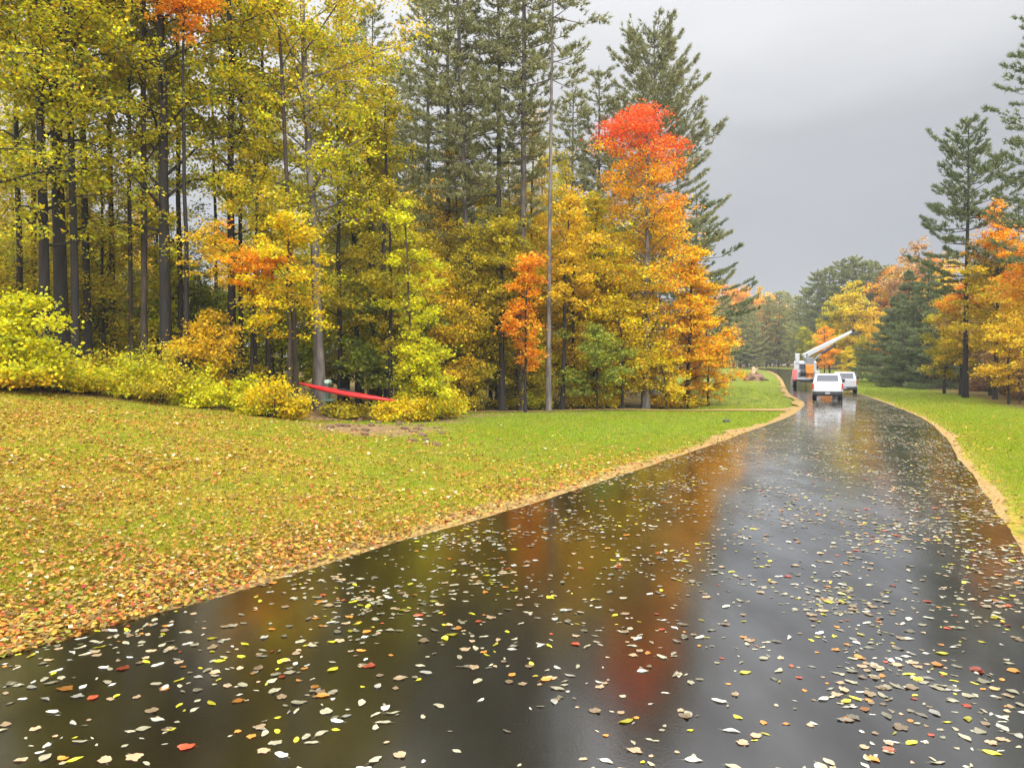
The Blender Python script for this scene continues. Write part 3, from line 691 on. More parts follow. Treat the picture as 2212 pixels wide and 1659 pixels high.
for q_, (x, Y, r_, h, pal) in enumerate(bl):
    if q_ % 5 == 3: continue
    if q_ % 3 == 1 and pal is YEL: pal = YGR
    B(x, Y, r_ * rb.uniform(.7, 1.1), h * rb.uniform(.6, 1.25), pal, 'low %s bush at the foot of the left wood' % names_[id(pal)], BE)

# ============================================================ RIGHT SIDE
GR = 'trees of the right wood'
T('p', 'pine_tree', 2085, 58, 258, 3.9, 'tall lone pine with a bare lower trunk right of the road', None, cb=.38, dens=2.3, tr=.19, pal=NEED, up=.6, bark='dark', dz=.62)
T('p', 'pine_tree', 2262, 46, -20, 3.6, 'pine cut by the right edge of the photo with boughs hanging into the frame', None, cb=.35, dens=1.2, tr=.24, pal=NEED, up=.3, bark='dark')
rightcol = mixfn((lambda C, H: .5 + 0 * C[:, 0], GLD), (hi(.6, .85), ORG), default=OLV)
T('d', 'maple_tree', 2150, 55, 430, 2.5, 'orange-topped maple right of the lone pine', None, cb=.22, nl=34, nleaf=9000, tr=.13, leaf=.2, bark='dark', colfn=rightcol, prof='oval')
T('d', 'maple_tree', 2225, 50, 520, 2.8, 'golden maple at the right edge of the photo', None, cb=.25, nl=30, nleaf=8000, tr=.13, leaf=.2, bark='dark', colfn=mixfn((hi(.5, .9), ORG), default=GLD))
T('d', 'maple_tree', 2075, 62, 600, 2.3, 'low orange maple behind the foot of the lone pine', None, cb=.2, nl=22, nleaf=6000, tr=.1, leaf=.22, bark='dark', colfn=rightcol)
T('d', 'maple_tree', 2140, 62, 560, 2.8, 'brownish-orange tree behind the orange-topped maple', None, cb=.2, nl=24, nleaf=6000, tr=.1, leaf=.22, bark='dark', pal=TAN)
T('p', 'pine_tree', 2195, 64, 440, 3.0, 'dark pine tip behind the golden maple', None, cb=.3, pal=NEED, dens=1.2)
T('d', 'maple_tree', 2040, 66, 640, 2.2, 'small olive-brown tree left of the lone pine', None, cb=.15, nl=20, nleaf=5000, tr=.1, leaf=.22, bark='dark', pal=OLV)
T('d', 'maple_tree', 2180, 48, 700, 1.9, 'low golden sapling under the orange-topped maple', None, cb=.2, nl=16, nleaf=3600, tr=.06, leaf=.17, bark='dark', pal=GLD)
for (x, Y, yt, r_, lb) in [(1925, 98, 655, 4.0, 'lowest dark spruce at the left end of the conifer bank by the road'), (1962, 92, 585, 4.2, 'second dark spruce of the bank, with a slim tip'), (2003, 86, 560, 4.2, 'tallest dark spruce of the bank right of the road'), (2040, 80, 620, 3.4, 'dark spruce at the right end of the bank, near the lone pine'), (1950, 84, 700, 3.0, 'young spruce standing forward of the conifer bank')]:
    T('p', 'spruce_tree', x, Y, yt, r_ * 1.3, lb, 'dark spruces right of the road', cb=.03, prof='spruce', dens=1.5, pal=NEED, up=.1, nb=7, dz=.55, tr=.15, bw=.05, blade=.42, dead=False)
protoP = [pine(970 + i, 20, 4.4, cb=.05, dens=1.5, pal=NEEDG, up=.3, bw=.075, blade=.55, nbl=9, tr=.2, dead=False) for i in range(3)]
protoO = [decid(980 + i, 16, 4.6, cb=.12, nl=26, nleaf=6000, tr=.15, leaf=.36, pal=[ORG, GLD, YEL, TAN][i], bark='dark', prof='dome') for i in range(4)]
protoR = decid(990, 12, 3.6, cb=.1, nl=24, nleaf=6000, tr=.1, leaf=.26, pal=TAN, bark='dark', prof='dome')
# filler of the right wood
for i in range(40):
    Y = 48 + i * 2.4; xr = float(np.interp(Y, [40, 61, 85, 110, 140], [29, 39, 48, 58, 66])) + rb.uniform(3, 15)
    m = [protoR, protoO[1], protoP[0], protoR][i % 4]
    place(m, 'broadleaf_tree' if i % 4 != 2 else 'pine_tree', xr, Y, ['brown-leaved tree inside the right wood', 'golden tree inside the right wood', 'dark pine inside the right wood', 'brown-leaved tree inside the right wood'][i % 4], 'tree', 'trees inside the right wood', rz=rb.uniform(0, 6), s=rb.uniform(.65, .95) * (1 if i % 4 != 2 else .8))
protoB = [bush(1300 + i, 1.3, 1.8, [(5, (.14, .07, .025)), (3, (.22, .10, .03)), (2, (.09, .07, .02)), (1, (.4, .18, .03))], 2600, .14) for i in range(3)]
for i in range(34):
    Y = 41 + i * 1.5; X = float(np.interp(Y, [38, 47, 61, 85, 110], [26.5, 31, 37.5, 46, 56])) + rb.uniform(.6, 5)
    r0 = place(protoB[i % 3], 'bush', X, Y, 'rusty brown bush on the floor of the right wood', 'bush', 'rusty bushes on the floor of the right wood', rz=rb.uniform(0, 6), s=rb.uniform(.6, 1.25), names=('stems', 'foliage'))
# saplings/stems at the edge of right wood
protoS = decid(991, 4.5, 1.3, cb=.3, nl=12, nleaf=900, tr=.04, leaf=.15, pal=TAN, bark='brown')
for i in range(16):
    Y = rb.uniform(40, 62); X = float(np.interp(Y, [38, 47, 61], [26, 30.3, 36.5])) + rb.uniform(0, 2.5)
    place(protoS, 'sapling', X, Y, 'thin brown sapling at the foot of the right wood', 'sapling', 'thin saplings at the edge of the right wood', rz=rb.uniform(0, 6), s=rb.uniform(.6, 1.1))

# ============================================================ FAR TREE LINE
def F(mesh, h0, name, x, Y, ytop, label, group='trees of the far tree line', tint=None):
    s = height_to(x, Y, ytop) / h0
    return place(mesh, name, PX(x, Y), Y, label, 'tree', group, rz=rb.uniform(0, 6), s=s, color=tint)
for j, (x, Y, yt) in enumerate([(1548, 198, 655), (1572, 196, 668), (1600, 199, 650), (1630, 196, 668), (1655, 200, 640), (1682, 197, 628), (1702, 202, 632), (1724, 190, 640), (1615, 206, 640), (1560, 210, 640)]):
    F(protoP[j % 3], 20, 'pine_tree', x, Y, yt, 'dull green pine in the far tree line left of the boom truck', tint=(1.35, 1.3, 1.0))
for j, (x, Y, yt) in enumerate([(1560, 228, 606), (1585, 232, 612), (1612, 230, 612), (1640, 234, 616), (1664, 228, 628)]):
    F(protoO[0 if j % 2 == 0 else 1], 16, 'maple_tree', x, Y, yt, 'far %s treetop showing above the far green pines' % ['orange', 'golden'][j % 2])
for j, (x, Y, yt) in enumerate([(1742, 176, 622), (1765, 168, 588), (1790, 164, 575), (1815, 160, 566), (1840, 158, 556), (1866, 156, 562), (1893, 152, 566), (1915, 158, 575)]):
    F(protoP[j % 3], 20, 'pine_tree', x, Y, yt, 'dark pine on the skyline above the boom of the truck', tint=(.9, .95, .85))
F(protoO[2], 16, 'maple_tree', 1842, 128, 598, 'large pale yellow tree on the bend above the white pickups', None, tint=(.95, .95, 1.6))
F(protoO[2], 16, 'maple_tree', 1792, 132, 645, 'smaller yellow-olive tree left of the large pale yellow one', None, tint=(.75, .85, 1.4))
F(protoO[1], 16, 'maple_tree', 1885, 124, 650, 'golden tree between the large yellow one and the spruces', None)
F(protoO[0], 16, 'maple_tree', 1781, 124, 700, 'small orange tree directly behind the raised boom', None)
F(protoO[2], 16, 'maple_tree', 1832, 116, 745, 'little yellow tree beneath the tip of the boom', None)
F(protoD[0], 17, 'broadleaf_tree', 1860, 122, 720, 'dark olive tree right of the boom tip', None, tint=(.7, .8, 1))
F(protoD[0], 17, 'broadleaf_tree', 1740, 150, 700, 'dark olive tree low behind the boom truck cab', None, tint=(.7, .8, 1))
for j, (x, Y, yt) in enumerate([(1925, 150, 566), (1955, 146, 556), (1985, 140, 512), (2015, 138, 545), (2045, 134, 540)]):
    F(protoO[[0, 1, 3, 0, 1][j]], 16, 'maple_tree', x, Y, yt, ['orange treetop just left of the spruce tips', 'golden treetop behind the slim spruce tip', 'pale pinkish-orange treetop left of the lone pine', 'orange treetop behind the tallest spruce', 'golden treetop behind the lone pine trunk'][j], None)
for i in range(46):
    x = 1450 + i * 17; Y = rb.uniform(199, 212) if x < 1760 else rb.uniform(150, 200)
    s = rb.uniform(.7, 1.1)
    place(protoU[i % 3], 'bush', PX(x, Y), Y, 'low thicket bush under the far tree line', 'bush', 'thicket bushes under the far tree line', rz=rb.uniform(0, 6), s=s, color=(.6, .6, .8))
# last row that closes the view
for i in range(44):
    x = 1180 + i * 26; Y = rb.uniform(236, 262)
    if 1150 < x < 2330:
        k = i % 5
        F(protoP[i % 3] if k < 3 else protoO[1], 20 if k < 3 else 16, 'pine_tree' if k < 3 else 'maple_tree', x, Y, 650 + rb.uniform(-8, 30), 'tree of the last row behind the far tree line, %s' % ('dull green' if k < 3 else 'golden'), 'trees of the last row behind the far tree line')

# ============================================================ GRASS AND LEAVES
rg = np.random.default_rng(11)
def inside_view(X, Y, m=1.0): return (Y > 3.2) & (np.abs(X) < Y * .65 * 1.06 + m)
def road_edge_left(Y): return np.interp(Y, LY, LX)
def road_edge_right(Y): return np.interp(Y, RY, RX)
def blades(n, ylo, yhi, h, wd, side):
    Y = ylo + (yhi - ylo) * rg.random(n); 
    if side == 'L':
        x1 = road_edge_left(Y) - .3; x0 = np.maximum(-Y * .69 - 1.5, x1 - 60)
    else:
        x0 = road_edge_right(Y) + .3; x1 = np.minimum(Y * .69 + 1.5, x0 + 60)
    ok = x1 > x0; Y = Y[ok]; X = x0[ok] + (x1[ok] - x0[ok]) * rg.random(ok.sum())
    f = forest_mask(X, Y); d_ = dirt_amt(X, Y)
    dv_ = (X > -10) & (X < 15.5) & (Y > np.interp(X, Dr[:, 0], Dr[:, 1]) - .1) & (Y < np.interp(X, Df[:, 0], Df[:, 1]) + .1)
    s, t = st(X, Y); edge = s if side == 'L' else X - road_edge_right(Y)
    k = (rg.random(len(X)) > f * 1.2) & (rg.random(len(X)) > d_ * 1.3) & (~dv_) & (rg.random(len(X)) < np.clip((edge - .05) * 1.1, .12, 1))
    X, Y = X[k], Y[k]; n = len(X); Z = Hh(X, Y) - .04
    az = rg.uniform(0, 6.28, n); dx = np.cos(az) * wd * .5; dy = np.sin(az) * wd * .5
    hh = h * rg.uniform(.5, 1.3, n); lx = rg.normal(0, .5, n) * hh; ly = rg.normal(0, .5, n) * hh
    b = np.c_[X, Y, Z]
    V = np.stack([b + np.c_[-dx, -dy, 0 * dx], b + np.c_[dx, dy, 0 * dx], b + np.c_[lx, ly, hh]], 1)
    la = litter_amt(X, Y)
    c1 = np.array([.19, .31, .006]); c2 = np.array([.34, .26, .016]); c3 = np.array([.40, .26, .06])
    m = np.clip(.15 + .8 * la + rg.normal(0, .18, n) + .15 * np.sin(X * .9) * np.sin(Y * .6 + X * .3), 0, 1)[:, None]
    col = (c1 * (1 - m) + c2 * m) * (1 + .22 * rg.normal(size=(n, 1))).clip(.5, 1.6)
    dry = rg.random(n) < .06; col[dry] = c3
    return V.reshape(-1, 3), np.repeat(col, 3, 0)
VV, CC = [], []
for a in [(260000, 5.5, 14, .05, .010, 'L'), (220000, 14, 26, .055, .018, 'L'), (150000, 26, 45, .06, .03, 'L'), (50000, 45, 110, .08, .06, 'L'),
          (60000, 9, 22, .05, .013, 'R'), (70000, 22, 45, .055, .025, 'R'), (50000, 45, 110, .07, .05, 'R')]:
    v, c = blades(*a); VV.append(v); CC.append(c)
V = np.concatenate(VV); C_ = np.concatenate(CC)
g = link('grass', np_mesh('grass', V, np.arange(len(V)).reshape(-1, 3), M_GRASS, C_)); tag(g, 'short wet lawn grass growing beside the road', 'grass', kind='stuff')

# fallen leaves on the lawns
LIT = [(6, (.36, .24, .03)), (4, (.42, .165, .025)), (3, (.33, .215, .06)), (2, (.34, .085, .025)), (.6, (.55, .48, .28)), (.4, (.36, .045, .035)), (5, (.16, .10, .03)), (2, (.22, .22, .03))]
def litter(n, ylo, yhi, side, size):
    Y = ylo + (yhi - ylo) * rg.random(n)
    if side == 'L': x1 = road_edge_left(Y) - .02; x0 = np.maximum(-Y * .69 - 1.5, x1 - 40)
    else: x0 = road_edge_right(Y) + .05; x1 = np.minimum(Y * .69 + 1.5, x0 + 40)
    ok = x1 > x0; Y = Y[ok]; X = x0[ok] + (x1[ok] - x0[ok]) * rg.random(ok.sum())
    f = forest_mask(X, Y)
    k = (rg.random(len(X)) < litter_amt(X, Y) ** 1.6 * .8 * (1 - .8 * dirt_amt(X, Y))) & (f < .7)
    X, Y = X[k], Y[k]; n = len(X)
    ed_ = (X - road_edge_right(Y)) if side == 'R' else st(X, Y)[0]; Z = np.where(ed_ < .9, np.maximum(Hh(X, Y), base(Y) + .012), Hh(X, Y)) + rg.uniform(-.008, .035, n); C = np.c_[X, Y, Z]
    nm = np.c_[rg.normal(0, .35, (n, 2)), np.ones(n)]; nm /= np.linalg.norm(nm, axis=1)[:, None]
    u = np.cross(nm, rg.normal(size=(n, 3))); u /= np.linalg.norm(u, axis=1)[:, None]; v = np.cross(nm, u)
    sz = (size * rg.uniform(.6, 1.3, n))[:, None]; u *= sz * .5; v *= sz * .4
    V = np.stack([C - u, C + v - u * .1 + nm * sz * .1, C + u, C - v - u * .1 + nm * sz * .1], 1).reshape(-1, 3)
    return V, np.repeat(jitter_cols(LIT, rg, n, .15), 4, 0)
VV, CC = [], []
for a in [(60000, 5.5, 14, 'L', .06), (60000, 14, 28, 'L', .08), (26000, 28, 45, 'L', .10), (6000, 9, 22, 'R', .06), (12000, 22, 50, 'R', .09)]:
    v, c = litter(*a); VV.append(v); CC.append(c)
V = np.concatenate(VV); g = link('leaf_litter', np_mesh('leaf_litter', V, np.arange(len(V)).reshape(-1, 4), M_LITTER, np.concatenate(CC)))
tag(g, 'orange and yellow fallen leaves strewn over the lawns', 'leaf litter', kind='stuff')

# leaves on the wet road
KIND = {'cream': (.34, .31, .20), 'white': (.52, .50, .40), 'yellow': (.62, .55, .04), 'orange': (.55, .22, .04), 'red': (.42, .07, .03), 'tan': (.42, .30, .17)}  # cream and white put the sky sheen of wet leaves into the colour
def leaf_shape(rgn, size, kind):
    """a folded, curled leaf blade with a stem; returns V, F(tri)"""
    curl = rgn.uniform(-.1, .22); fold = rgn.uniform(.02, .35); tw = rgn.uniform(-.25, .25)
    if kind in ('orange', 'red', 'tan') or rgn.random() < .08:
        n = 20; th = np.linspace(0, 2 * np.pi, n, endpoint=False)
        r = .41 + .06 * np.cos(5 * th) * rgn.uniform(.3, 1.3, n) + .03 * np.cos(3 * th + 1) + rgn.normal(0, .035, n); x = np.cos(th) * r; y = np.sin(th) * r * rgn.uniform(.65, 1)
        E = np.c_[x, y]; F = [[0, 1 + i, 1 + (i + 1) % n] for i in range(n)]; E = np.r_[[[0, 0]], E]
    else:
        k = 7; t = np.linspace(0, 1, k); w = rgn.uniform(.13, .30) * np.sin(np.pi * np.clip(t ** .8, 0, 1)) ** .75
        a = w * (1 + rgn.normal(0, .10, k)); b = w * (1 + rgn.normal(0, .10, k)); bend = rgn.uniform(-.12, .12) * np.sin(np.pi * t)
        E = np.r_[np.c_[t - .5, bend], np.c_[t - .5, bend + a], np.c_[t - .5, bend - b]]
        F = []
        for i in range(k - 1):
            F += [[i, i + 1, k + i + 1], [i, k + i + 1, k + i], [i, 2 * k + i, 2 * k + i + 1], [i, 2 * k + i + 1, i + 1]]
    x, y = E[:, 0], E[:, 1]
    z = .015 + fold * np.abs(y) * .5 + curl * x * x + tw * x * y + .02 * np.sin(9 * x + 5 * y); z = np.maximum(z - z.min(), 0) + .01
    m = len(E); V = np.c_[x, y, z]; V = np.r_[V, [[-.42, .012, .03], [-.42, -.012, .03], [-.8, rgn.uniform(-.15, .15), .04]]]
    F = F + [[m, m + 1, m + 2]]
    return V * size, np.array(F)
def road_pt(x, y):
    Y = CAMH * FPX / max(20, (y - HOR)); return PX(x, Y), Y
def crownz(X, Y):
    a, b = float(road_edge_left(Y)), float(road_edge_right(Y)); u = (X - a) / (b - a)
    return float(base(Y)) + .02 + .05 * (1 - (2 * u - 1) ** 2)
# the showiest leaves, where they lie
hand = [(132, 1508, 'orange', .13), (192, 1530, 'red', .10), (346, 1384, 'yellow', .085), (300, 1402, 'cream', .08), (690, 1370, 'orange', .07), (730, 1405, 'tan', .10), (860, 1492, 'tan', .10), (320, 1562, 'tan', .10), (395, 1646, 'red', .11), (634, 1632, 'yellow', .075), (1355, 1588, 'yellow', .12),
        (362, 1605, 'yellow', .065), (565, 1617, 'cream', .085), (745, 1578, 'white', .075), (912, 1580, 'cream', .07), (1095, 1611, 'cream', .07), (1600, 1578, 'yellow', .075), (1655, 1590, 'orange', .06), (1705, 1592, 'orange', .055), (1765, 1590, 'white', .06), (1840, 1582, 'orange', .085), (1870, 1608, 'white', .05), (1610, 1636, 'tan', .09), (1635, 1630, 'yellow', .05), (1808, 1394, 'yellow', .07), (1772, 1396, 'yellow', .06), (2118, 1465, 'red', .11), (2045, 1475, 'yellow', .075), (1890, 1543, 'tan', .07), (1880, 1470, 'tan', .075), (1690, 1497, 'yellow', .06), (1660, 1410, 'cream', .09), (1610, 1398, 'orange', .07), (1920, 1450, 'red', .055), (235, 1500, 'white', .07), (150, 1588, 'white', .09), (90, 1640, 'white', .07), (420, 1515, 'cream', .08), (512, 1527, 'white', .055), (780, 1410, 'cream', .06), (540, 1478, 'orange', .05), (970, 1370, 'tan', .08), (1060, 1462, 'cream', .07), (60, 1502, 'white', .1), (1440, 1525, 'white', .06), (1410, 1550, 'white', .055), (1295, 1500, 'white', .06), (1985, 1525, 'yellow', .05), (2160, 1525, 'white', .07), (2115, 1605, 'white', .055), (1930, 1648, 'red', .08), (610, 1392, 'cream', .08), (1160, 1325, 'tan', .07), (1405, 1465, 'tan', .07), (1370, 1440, 'tan', .08)]
pts_ = []
for (x, y, k, s) in hand:
    X, Y = road_pt(x, y); pts_.append((X, Y, k, s))
n = 66000
Yr = 3.6 + rg.random(n) * 66; a_ = road_edge_left(Yr); b_ = road_edge_right(Yr); u = rg.random(n)
Xr = a_ + (b_ - a_) * u
kk = rg.choice(['cream', 'white', 'yellow', 'orange', 'red', 'tan'], n, p=[.46, .17, .10, .05, .02, .20])
clump = .62 + .75 * np.clip(np.sin(Xr * 2.1 + 1.7 * np.sin(Yr * .9)) * np.sin(Yr * 1.7 + 2 * np.sin(Xr * .8)), -.55, 1) 
area_w = clump * np.clip(.35 + .9 * np.abs(u - .42) ** 1.1 * (u > .42) * 1.6 + .35 * (u < .3) , 0, 1.2) * np.clip((b_ - a_) / 8, .4, 1)
keep = (rg.random(n) < area_w) & inside_view(Xr, Yr, .3)
near_ok = keep.copy()
for X, Y, k in zip(Xr[keep], Yr[keep], kk[keep]): pts_.append((float(X), float(Y), str(k), float(.038 + .078 * rg.random() ** 1.6)))
pts_.sort(key=lambda p: p[1])
GL = {'cream': 'pale cream leaves on the near road', 'white': 'shiny whitish leaves on the near road', 'yellow': 'yellow leaves on the near road', 'orange': 'orange leaves on the near road', 'red': 'red leaves on the near road', 'tan': 'tan brown leaves on the near road'}
VV, FF, CC = [], [], []; off = 0
vm = {}
for k in KIND:
    for j in range(12):
        r_ = np.random.default_rng(hash((k, j)) % 9999 if False else (list(KIND).index(k) * 20 + j))
        Vv, Fv = leaf_shape(r_, 1.0, k); c = np.array(KIND[k]) * r_.uniform(.85, 1.15)
        vm[k, j] = (Vv, Fv, c, np_mesh('fallen_leaf', Vv, Fv, M_FALLEN, np.tile(c, (len(Vv), 1)), False))
for i, (X, Y, k, s) in enumerate(pts_):
    Vv, Fv, c, me = vm[k, (i * 7) % 12]; rz = random.uniform(0, 6.28); z = crownz(X, Y) + .002
    if i < 300:
        o = link('fallen_leaf', me, None, (X, Y, z)); o.rotation_euler = (0, 0, rz); o.scale = (s, s, s)
        nm_ = {'cream': 'small pale cream leaf lying on the wet near road', 'white': 'small shiny whitish leaf lying on the wet near road', 'yellow': 'bright yellow leaf lying on the wet near road', 'orange': 'orange leaf lying on the wet near road', 'red': 'dark red leaf lying on the wet near road', 'tan': 'tan brown leaf lying on the wet near road'}[k]
        tag(o, nm_, 'leaf', GL[k])
    else:
        c_, s_ = math.cos(rz) * s, math.sin(rz) * s
        W_ = np.c_[Vv[:, 0] * c_ - Vv[:, 1] * s_ + X, Vv[:, 0] * s_ + Vv[:, 1] * c_ + Y, Vv[:, 2] * s + z]
        VV.append(W_); FF.append(Fv + off); off += len(W_); CC.append(np.tile(c * random.choice([1.1, .9, .7, .5, .35]), (len(W_), 1)))
g = link('road_leaves', np_mesh('road_leaves', np.concatenate(VV), np.concatenate(FF), M_FALLEN, np.concatenate(CC)))
tag(g, 'countless small pale leaves stuck to the wet road farther off', 'leaf litter', kind='stuff')

# ============================================================ VEHICLES AND THINGS
def bx(bm, c, d_, bev=0.0, rot=None):
    r_ = bmesh.ops.create_cube(bm, size=1); vs = r_['verts']
    bmesh.ops.scale(bm, vec=d_, verts=vs)
    if bev:
        es = list({e for v in vs for e in v.link_edges}); q = bmesh.ops.bevel(bm, geom=es, offset=bev, segments=2, affect='EDGES', profile=.5); vs = list({v for f in q['faces'] for v in f.verts} | {v for v in vs if v.is_valid})
    if rot: bmesh.ops.rotate(bm, cent=(0, 0, 0), matrix=rot, verts=vs)
    bmesh.ops.translate(bm, vec=c, verts=vs); return vs
def prism(bm, prof, y0, y1, axis='x', inset=0):
    """extrude a (y,z) outline along x from -w to w ; prof list, y0,y1 = x range; inset narrows where z is high"""
    n = len(prof); vs = []
    zmin = min(p[1] for p in prof); zmax = max(p[1] for p in prof)
    for xx, sg in ((y0, 1), (y1, -1)):
        vs.append([bm.verts.new((xx + sg * inset * max(0, (p[1] - zmin) / (zmax - zmin)), p[0], p[1])) for p in prof])
    bm.faces.new(vs[0][::-1]); bm.faces.new(vs[1])
    for i in range(n): bm.faces.new([vs[0][i], vs[0][(i + 1) % n], vs[1][(i + 1) % n], vs[1][i]])
    bmesh.ops.recalc_face_normals(bm, faces=bm.faces)
def cyl(bm, p0, p1, r0, r1=None, n=16, caps=True):
    r1 = r0 if r1 is None else r1
    V, F = tube_arrays(np.array([p0, p1], float), [r0, r1], n)
    vs = [bm.verts.new(v) for v in V]
    for f in F: bm.faces.new([vs[i] for i in f])
    if caps: bm.faces.new(vs[:n][::-1]); bm.faces.new(vs[n:])
    bmesh.ops.recalc_face_normals(bm, faces=bm.faces)
def mk(name, fn, mat, parent, bevel=0, smooth=False):
    bm = bmesh.new(); fn(bm); me = bpy.data.meshes.new(name); bm.to_mesh(me); bm.free(); me.materials.append(mat)
    o = link(name, me, parent)
    if bevel:
        md = o.modifiers.new('Bevel', 'BEVEL'); md.width = bevel; md.segments = 2; md.limit_method = 'ANGLE'
    if smooth: me.polygons.foreach_set('use_smooth', [True] * len(me.polygons))
    return o
M_WHITE = pmat('white_paint', (.47, .48, .49), .25, 0, .04, 3, .6)
M_GLASS = pmat('dark_glass', (.05, .055, .07), .06, 0, .1)
M_TYRE = pmat('tyre_rubber', (.012, .012, .013), .8, 0, .2, 20)
M_RIM = pmat('rim_metal', (.35, .35, .37), .35, .8, .1)
M_BLACK = pmat('black_plastic', (.02, .02, .022), .55, 0, .2)
M_RLIGHT = pmat('tail_light_red', (.40, .02, .02), .2, 0, .05)
M_STEEL = pmat('grey_steel', (.22, .23, .25), .45, .3, .2)
M_ORANGE = pmat('orange_paint', (.75, .25, .03), .4, 0, .08)
M_REDP = pmat('red_paint', (.60, .05, .04), .4, 0, .1)
M_PINK = pmat('red_white_panel', (.62, .16, .15), .5, 0, .15, 4)
M_CANOE = pmat('kayak_red', (.72, .025, .03), .3, 0, .12, 3, .4)
M_TEAL = pmat('green_grey_paint', (.06, .10, .075), .6, 0, .2)
M_MINT = pmat('mint_lid', (.48, .66, .55), .5, 0, .08)

def wheel(parent, x, y, r=.38, w=.26):
    o = mk('wheel', lambda bm: cyl(bm, (x - w / 2, y, r), (x + w / 2, y, r), r, n=24), M_TYRE, parent, .03)
    sgn = 1 if x > 0 else -1
    mk('rim', lambda bm: cyl(bm, (x + sgn * w * .3, y, r), (x + sgn * (w / 2 + .012), y, r), r * .6, r * .5, n=16), M_RIM, o)
def pickup(X, Y, rz, label):
    """+Y = forward; rear bumper at y = 0"""
    r = empty('pickup_truck', (X, Y, float(base(Y)) + .065), rz); r.scale = (.93, .93, .93); tag(r, label, 'pickup truck')
    def body(bm):
        # bed sides, floor and cab as one shell
        prism(bm, [(.05, .62), (.05, 1.22), (2.05, 1.24), (2.05, .62), (1.75, .50), (.75, .50)], -1.0, -.90)
        prism(bm, [(.05, .62), (.05, 1.22), (2.05, 1.24), (2.05, .62), (1.75, .50), (.75, .50)], .90, 1.0)
        bx(bm, (0, 1.05, .70), (1.80, 1.95, .10))
        prism(bm, [(2.06, .50), (2.06, 1.26), (4.35, 1.24), (5.55, 1.12), (5.72, .95), (5.72, .52)], -1.0, 1.0)
    mk('body', body, M_WHITE, r, .045)
    mk('cab', lambda bm: prism(bm, [(2.08, 1.262), (2.30, 1.86), (3.55, 1.88), (4.30, 1.262)], -.97, .97, inset=.17), M_WHITE, r, .04)
    mk('tailgate', lambda bm: bx(bm, (0, .02, .93), (1.78, .07, .58), .02), M_WHITE, r)
    mk('rear_window', lambda bm: prism(bm, [(2.085, 1.33), (2.255, 1.76), (2.28, 1.76), (2.11, 1.33)], -.74, .74, inset=.06), M_GLASS, r)
    for s in (-1, 1):
        mk('side_window', lambda bm: prism(bm, [(2.45, 1.32), (2.58, 1.76), (3.45, 1.77), (3.98, 1.32)], s * .93, s * .965, inset=0), M_GLASS, r)
        mk('tail_light', lambda bm: bx(bm, (s * .95, .02, 1.02), (.11, .07, .38), .01), M_RLIGHT, r)
        mk('mirror', lambda bm: bx(bm, (s * 1.10, 3.75, 1.33), (.2, .12, .26), .03), M_BLACK, r)
        for y in (1.25, 4.75): wheel(r, s * .86, y)
    mk('windscreen', lambda bm: prism(bm, [(3.66, 1.80), (3.70, 1.81), (4.34, 1.27), (4.28, 1.27)], -.8, .8, inset=.04), M_GLASS, r)
    mk('rear_bumper', lambda bm: bx(bm, (0, -.08, .52), (1.94, .20, .20), .03), M_BLACK, r)
    mk('chassis', lambda bm: bx(bm, (0, 2.7, .42), (1.5, 5.0, .16), .02), M_BLACK, r)
    mk('number_plate', lambda bm: bx(bm, (0, -.19, .54), (.30, .012, .15)), M_RIM, r)
    return r
pickup(PX(1788, 51), 51, R(-21.5), 'nearer white pickup truck standing on the wet road, seen from behind')
pickup(PX(1825, 62), 62, R(-22), 'farther white pickup truck half hidden behind the right side of the nearer one')

# boom truck
bt = empty('boom_truck', (PX(1741, 76), 76, float(base(76)) + .065), R(-19)); tag(bt, 'white boom truck with an orange pedestal and its boom raised over the road', 'truck')
def ub(bm):
    bx(bm, (-1.02, 1.6, 1.25), (.42, 3.2, 1.0), .03); bx(bm, (1.02, 1.6, 1.25), (.42, 3.2, 1.0), .03)
    bx(bm, (0, 1.6, .98), (1.62, 3.2, .12))
mk('utility_body', ub, M_WHITE, bt)
for s in (-1, 1):
    for k in range(3):
        d_ = mk('locker_door', lambda bm: bx(bm, (s * 1.236, .55 + k * 1.05, 1.3), (.02, .92, .8), .008), M_WHITE, bt)
        mk('handle', lambda bm: bx(bm, (s * 1.255, .55 + k * 1.05, 1.3), (.02, .14, .05)), M_STEEL, d_)
mk('chassis', lambda bm: (bx(bm, (0, 3.2, .75), (1.0, 7.4, .22), .02), bx(bm, (0, -.1, .82), (2.4, .25, .16), .02)), M_BLACK, bt)
mk('cab', lambda bm: prism(bm, [(3.5, .8), (3.5, 2.55), (3.6, 2.7), (5.0, 2.7), (5.45, 1.95), (6.7, 1.75), (6.8, .8)], -1.12, 1.12, inset=.08), M_WHITE, bt, .05)
mk('cab_window', lambda bm: bx(bm, (0, 3.49, 2.15), (1.3, .03, .5), .01), M_GLASS, bt)
for s in (-1, 1):
    mk('side_window', lambda bm: bx(bm, (s * 1.065, 4.4, 2.2), (.03, 1.1, .55), .01), M_GLASS, bt)
    mk('tail_light', lambda bm: bx(bm, (s * 1.1, -.235, .83), (.2, .03, .11)), M_RLIGHT, bt)
    mk('outrigger', lambda bm: (bx(bm, (s * 1.30, -.0, .75), (.15, .2, .9), .02), bx(bm, (s * 1.30, 0, .06), (.36, .4, .06), .01)), M_STEEL, bt)
    for y in (1.0, 5.7): wheel(bt, s * .98, y, .5, .32)
mk('warning_panel', lambda bm: bx(bm, (-1.02, -.025, 1.35), (.44, .04, 1.0), .01), M_PINK, bt)
ped = mk('pedestal', lambda bm: (cyl(bm, (.35, .9, 1.0), (.35, .9, 1.9), .42, .36, 20), bx(bm, (.35, .6, 1.9), (.75, .75, .85), .06)), M_ORANGE, bt)
